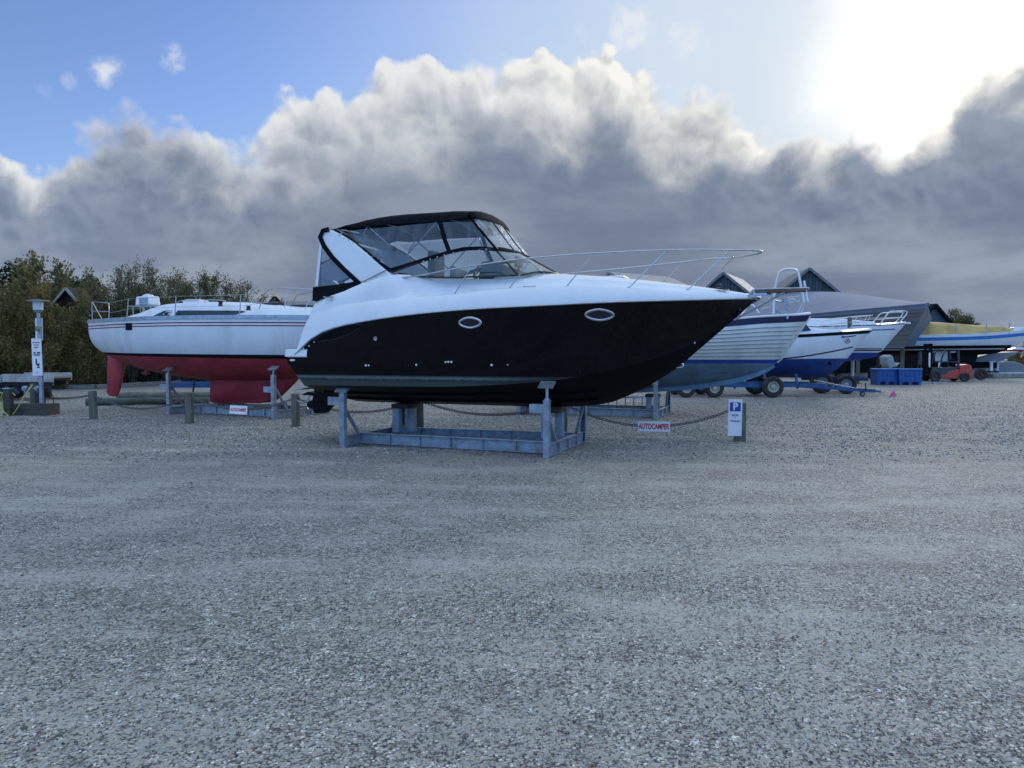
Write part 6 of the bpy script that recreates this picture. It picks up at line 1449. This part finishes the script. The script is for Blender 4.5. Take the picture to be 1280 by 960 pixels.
MB().tube([V3(fY.P(1262, 404.5, 0)), V3(fY.P(1290, 402, 0))], .03, 5).tube([V3(fY.P(1262, 409, 0)), V3(fY.P(1290, 408, 0))], .02, 5).build('pulpit', M['steel'], oY)
MB().box(V3(fY.P(1273, 411, 0)), (.9, .6, .18)).build('fore_hatch', M['gelcoat'], oY, bevel=.04)
for x, yb in ((1187, 474), (1238.5, 472), (1246, 471.5), (1170, 476)):
    p = G(x, yb+.0); z = EYE+(440-(452 if x > 1230 else 440))/FPX*p.y; t_ = thing('boat_prop', {1187: 'dark prop hidden behind the forklift cab', 1238.5: 'white steel prop left of its twin by the grey covered hull', 1246: 'white steel prop right of its twin by the grey covered hull', 1170: 'dark prop just behind the forklift mast'}[x], 'prop', loc=(p.x, p.y, 0), group='upright props under the boats')
    MB().tube([(0, 0, 0), (0, 0, z)], .11 if x > 1230 else .1, 8).build('post', M['white_paint'] if x > 1230 else M['ink'], t_, smooth=50); MB().box((0, 0, z), (.5, .3, .08)).build('head_plate', M['galv'], t_)
# things under and beyond that boat
def px_prism(name, label, cat, pts, Y, th, mat, part='body', group=None, extra=None, bevel=0):
    P_ = [at(x, y, Y) for x, y in pts]; zmin = min(p.z for p in P_); o = thing(name, label, cat, loc=(P_[0].x, Y, 0), group=group)
    n = len(P_); vs = [V3((p.x-P_[0].x, 0, p.z)) for p in P_]; MB().add(vs+[v+V3((0, th, 0)) for v in vs], [tuple(range(n)), tuple(range(n, 2*n))[::-1]]+[(i, n+i, n+(i+1) % n, (i+1) % n) for i in range(n)]).build(part, mat, o, bevel=bevel); return o, P_[0]
M['tarp_grey'] = pm('tarp_grey', (.19, .21, .235), .6, var=.1, scale=1.5, bump=.02, bscale=3)
o, q = px_prism('covered_boat', 'small boat with a pale grey sloping cover under the far right sailboat', 'boat', [(1205, 451), (1240, 441.5), (1275, 439.5), (1268, 444), (1250, 452), (1240, 452.5), (1206, 453)], 52, 2.0, M['tarp_grey'], 'cover', bevel=.05)
MB().box(((1225-1205)/FPX*52, 1.0, .9), (2.6, 1.6, .5)).build('hull', M['ink'], o); MB().box((1.1, 1.0, .35), (2.2, .2, .7)).build('stand', M['galv'], o)
o, q = px_prism('motorboat', 'little boat with a dark red side and white deck behind the grey cover', 'boat', [(1250, 438.5), (1282, 436.5), (1278, 440), (1262, 443), (1250, 443)], 56, 2.0, M['red_bottom'], 'hull')
P_ = [at(x, y, 55.8)-V3((q.x, 56, 0)) for x, y in ((1262, 437), (1270, 434.3), (1280, 434.5), (1284, 437))]; n = 4; MB().add(P_+[v+V3((0, 1.9, 0)) for v in P_], [(0, 1, 2, 3), (7, 6, 5, 4)]+[(i, n+i, n+(i+1) % n, (i+1) % n) for i in range(n)]).build('deck', M['gelcoat'], o)
MB().box((.8, 1, 1.0), (.2, .2, 2.0)).build('stand', M['galv'], o)
up = [(1246, 466), (1246, 458), (1250, 453.5), (1258, 451.5), (1270, 452), (1278, 455), (1284, 460), (1284, 466)]
o, q = px_prism('covered_boat', 'grey covered hull lying low at the right edge, behind the white props', 'boat', up, 54, 2.4, M['tarp_grey'], 'cover', bevel=.08)
MB().box((1.1, 1.2, .15), (3.2, 2.6, .3)).build('hull', M['gelcoat_old'], o, bevel=.06)
o, q = px_prism('concrete_slab', 'long pale slab on the ground at the right edge of the yard', 'slab', [(1242, 472.5), (1242, 467), (1300, 466.5), (1300, 472.5)], 51, 1.0, M['concrete'], 'slab', bevel=.03)
p = G(1226, 475); t_ = thing('wheel_with_bar', 'large dusty red rimmed wheel with an added axle bar right of the forklift', 'trolley', loc=(p.x, p.y, 0), rz=-.2)
M['rim_red'] = pm('rim_red', (.10, .03, .04), .7, var=.2); r_ = .33; wheel(t_, (0, 0, .36), .36, .25, 'rim_red'); MB().box((0, .5, .36), (.1, .9, .1)).box((.55, .5, .5), (1.3, .1, .1)).build('frame', M['ink'], t_)  # lone wheel; the axle and frame bar are added
p = G(1098, 478); 
# clutter under the grey building
o, q = px_prism('parked_van', 'white van partly visible under the grey building, left of the upright hull', 'van', [(1074, 459), (1074, 452), (1078, 448), (1095, 446.5), (1096, 459)], 66, 2.0, M['gelcoat_old'], 'body', bevel=.1)
MB().box(((1085-1074)/FPX*66, -.02, at(0, 451, 66).z), (1.0, .03, .35)).build('window', M['dark_glass'], o)
for x in (1079, 1092): wheel(o, ((x-1074)/FPX*66, .1, .36), .36, .2, 'galv')
o, q = px_prism('dinghy', 'pale dinghy stored on its end under the grey building behind the blue bins', 'dinghy', [(1108, 446), (1114, 443), (1117, 446), (1119, 455), (1126, 453), (1122, 458), (1112, 461), (1109, 455)], 44, .9, pm('dinghy_grey', (.26, .31, .31), .6, var=.1), 'hull', bevel=.06)
MB().box((.3, .4, .45), (.9, .7, .5)).build('stand', M['wood_dark'], o)
p = G(1097, 475.5); t_ = thing('engine_stand', 'dark engine on a low stand behind the left blue bin', 'engine', loc=(p.x, p.y, 0)); MB().box((0, 0, .35), (1.0, .6, .5)).lathe((-.1, 0, .6), [(.25, 0), (.22, .25), (0, .3)], 10).build('engine_block', M['ink'], t_, bevel=.03); MB().box((.15, -.35, .62), (.16, .1, .75)).build('bracket', M['galv'], t_)
# blue pallet bins
def bin_(x0, x1, Y, label):
    p = at(x0, 481, Y); w = (x1-x0)/FPX*Y; t_ = thing('pallet_bin', label, 'bin', loc=(p.x, Y, 0), group='blue plastic pallet bins'); h_ = .84; z0 = .16
    mb = MB(); mb.box((w/2, .4, z0+.02), (w-.02, .80, .05))
    for yy in (.02, .78): mb.box((w/2, yy, z0+(h_-z0)/2), (w-.01, .05, h_-z0))
    for xx in (.03, w-.03): mb.box((xx, .4, z0+(h_-z0)/2), (.05, .76, h_-z0))
    for k in range(5): mb.box((w*(k+.5)/5, -.012, z0+(h_-z0)*.48), (.05, .02, (h_-z0)*.8))
    mb.build('tub', M['blue_plastic'], t_, bevel=.008)
    mb = MB(); mb.box((w/2, -.01, h_), (w+.01, .10, .05)).box((w/2, .81, h_), (w+.01, .10, .05)).box((.0, .4, h_), (.09, .72, .05)).box((w, .4, h_), (.09, .72, .05)); mb.build('rim', pm('bin_rim', (.05, .22, .50), .5, var=.1) if 'bin_rim' not in bpy.data.materials else bpy.data.materials['bin_rim'], t_, bevel=.01)
    for k in (.09, .5, .91): MB().box((w*k, .4, .08), (.15, .8, .16)).build('skid', M['blue_plastic'], t_, bevel=.008)
bin_(1096.5, 1121.5, 40.4, 'left of the two blue plastic pallet bins'); bin_(1123.5, 1152.5, 40.2, 'right of the two blue plastic pallet bins, nearer the forklift')
p = G(1170, 479.5); t_ = thing('pallet_plank', 'pale planks lying on the ground in front of the forklift', 'planks', loc=(p.x-.6, p.y, 0))
for dx, L in ((-.2, .9), (.8, .8)): MB().box((dx, 0, .05), (L, .25, .08)).build('plank', M['board_pale'], t_)

# ------------------------------------------------------------------ forklift
FY = 44.6; fo = at(1190, 477, FY); k_ = FY/FPX
ft = thing('forklift', 'red and dark grey forklift truck parked beside the blue bins, mast to the left', 'forklift', loc=(fo.x, FY, 0))
def fq(x, y): return ((x-1190)*k_, EYE+(440-y)*k_)
M['fork_red'] = pm('fork_red', (.42, .055, .03), .35, var=.08, dirt=(.15, .05, .04), dirt_amt=.3); M['fork_grey'] = pm('fork_grey', (.035, .045, .06), .5, var=.15)
MB().prism([fq(*p) for p in ((1176, 473.5), (1176, 469), (1184, 468), (1187, 464.5), (1198, 461.5), (1203, 462), (1203, 473.5))], .12, 1.08).build('body', M['fork_red'], ft, bevel=.03)
MB().prism([fq(*p) for p in ((1201, 473.8), (1200, 460), (1203.5, 456.5), (1210, 455.2), (1215, 456.8), (1217, 462), (1218.5, 472), (1215, 474.2))], .08, 1.12).build('counterweight', M['fork_red'], ft, bevel=.06)
MB().prism([fq(*p) for p in ((1164, 470), (1166, 462), (1173, 459.5), (1181, 460), (1190, 458.5), (1198, 459), (1197, 463), (1187, 466), (1184, 468.5), (1177, 470))], .14, 1.06).build('floor_cowl', M['fork_grey'], ft, bevel=.03)
MB().prism([fq(*p) for p in ((1186, 461), (1186, 457.5), (1195, 457.5), (1196, 449), (1198.5, 449), (1199, 461))], .35, .85).build('seat', M['ink'], ft, bevel=.04)
for w in (.14, 1.06):
    gd = MB().tube([V3((fq(*p)[0], w, fq(*p)[1])) for p in ((1174.5, 461), (1179, 446), (1182, 438.5), (1186, 437.3), (1197, 437.3))], .045, 8).build('guard_pillar', M['fork_grey'], ft, smooth=50)
    MB().tube([V3((fq(*p)[0], w, fq(*p)[1])) for p in ((1199, 460), (1199.3, 450), (1198.5, 437.5))], .075, 8).build('guard_pillar', M['fork_grey'], ft, smooth=50)
    MB().tube([V3((fq(*p)[0], w, fq(*p)[1])) for p in ((1178, 452.5), (1198, 452.5))], .035, 6).build('guard_rail', M['fork_grey'], ft)
x0, z0_ = fq(1182, 437.2); x1, _z = fq(1201, 437.2); MB().box(((x0+x1)/2, .6, z0_+.0), (x1-x0, 1.06, .07)).build('guard_roof', M['fork_grey'], ft, bevel=.02)
xa, za = fq(1181, 451.8); xb, zb_ = fq(1197, 439); MB().box(((xa+xb)/2, 1.08, (za+zb_)/2), (xb-xa, .015, zb_-za)).build('rear_pane', M['frost'], ft)
for w in (.28, .86):
    xa, za = fq(1165.6, 474); xb, zb_ = fq(1165.6, 429.5); MB().box((xa, w, (za+zb_)/2), (.16, .12, zb_-za)).build('mast_rail', M['ink'], ft, bevel=.01)
xa, za = fq(1163.8, 459); xb, zb_ = fq(1163.8, 441); MB().tube([(xa, .22, za), (xb, .22, zb_)], .05, 8).build('lift_cylinder', M['white_paint'], ft, smooth=50)
xa, zb_ = fq(1165.6, 431); MB().box((xa, .57, zb_), (.18, .7, .14)).box((xa, .57, 1.0), (.14, .6, .1)).build('mast_bridge', M['ink'], ft)
xa, za = fq(1161, 468); MB().box((xa-.02, .57, .55), (.07, 1.0, .12)).box((xa-.02, .57, .95), (.07, 1.0, .10)).box((xa-.02, .12, .75), (.07, .08, .5)).box((xa-.02, 1.02, .75), (.07, .08, .5)).build('carriage', M['ink'], ft)
for w in (.3, .85): MB().box((xa-.08, w, .38), (.05, .12, .62)).box((xa-.62, w, .09), (1.1, .12, .045)).build('fork', M['ink'], ft)
for x, r_, in ((1169.5, .325), (1206.2, .27)):
    for w in (.04, 1.14):
        xa, _z = fq(x, 470); wheel(ft, (xa, w, r_), r_, .22, 'fork_grey')
xa, za = fq(1172.5, 456); MB().tube([(xa, .0, za-.15), (xa, -.05, za)], .03, 6).box((xa, -.06, za+.05), (.05, .1, .18)).build('mirror', M['white_paint'], ft)
MB().tube([V3((fq(1180, 455)[0], .6, fq(1180, 455)[1]))+V3((.13*math.cos(a), .16*math.sin(a), .06*math.cos(a))) for a in lin(0, 6.283, 15)[:-1]], .018, 5, closed=True).build('steering_wheel', M['ink'], ft)
# bushes closing the view on the far right
RB = 'bushes beyond the yard on the right'
for x, Y, hpx, lb_ in ((1262, 66, 436, 'dark green bush behind the grey covered boat'), (1288, 63, 428, 'dark green bush cut by the right edge of the photo'), (1225, 72, 440, 'low dark bush seen under the far right sailboat'), (1185, 74, 441, 'low dark bush behind the forklift cab')):
    o = copy_tree(sh_dense); p = at(x, 440, Y); o.location = (p.x, Y, 0); h_ = hy(hpx, Y); k = h_/5.0; o.scale = (k*2.0, k*1.6, k); o.rotation_euler = (0, 0, x*.7); tag(o, lb_, 'shrub'); o['group'] = RB
for x, Y, hpx, lb_ in ((1085, 82, 438, 'low dark bush seen through the gap under the tall white motorboat'), (1130, 84, 438, 'low dark bush beyond the dinghy under the grey building'), (380, 66, 437, 'low bush in the gap between the sailboat and the black cruiser'), (345, 60, 430, 'bush beyond the sailboat bow, below the long low shed')):
    o = copy_tree(sh_dense2); p = at(x, 440, Y); o.location = (p.x, Y, 0); h_ = hy(hpx, Y); k = h_/4.6; o.scale = (k*2.2, k*1.6, k); o.rotation_euler = (0, 0, x*.7); tag(o, lb_, 'shrub'); o['group'] = 'low bushes far behind the yard'
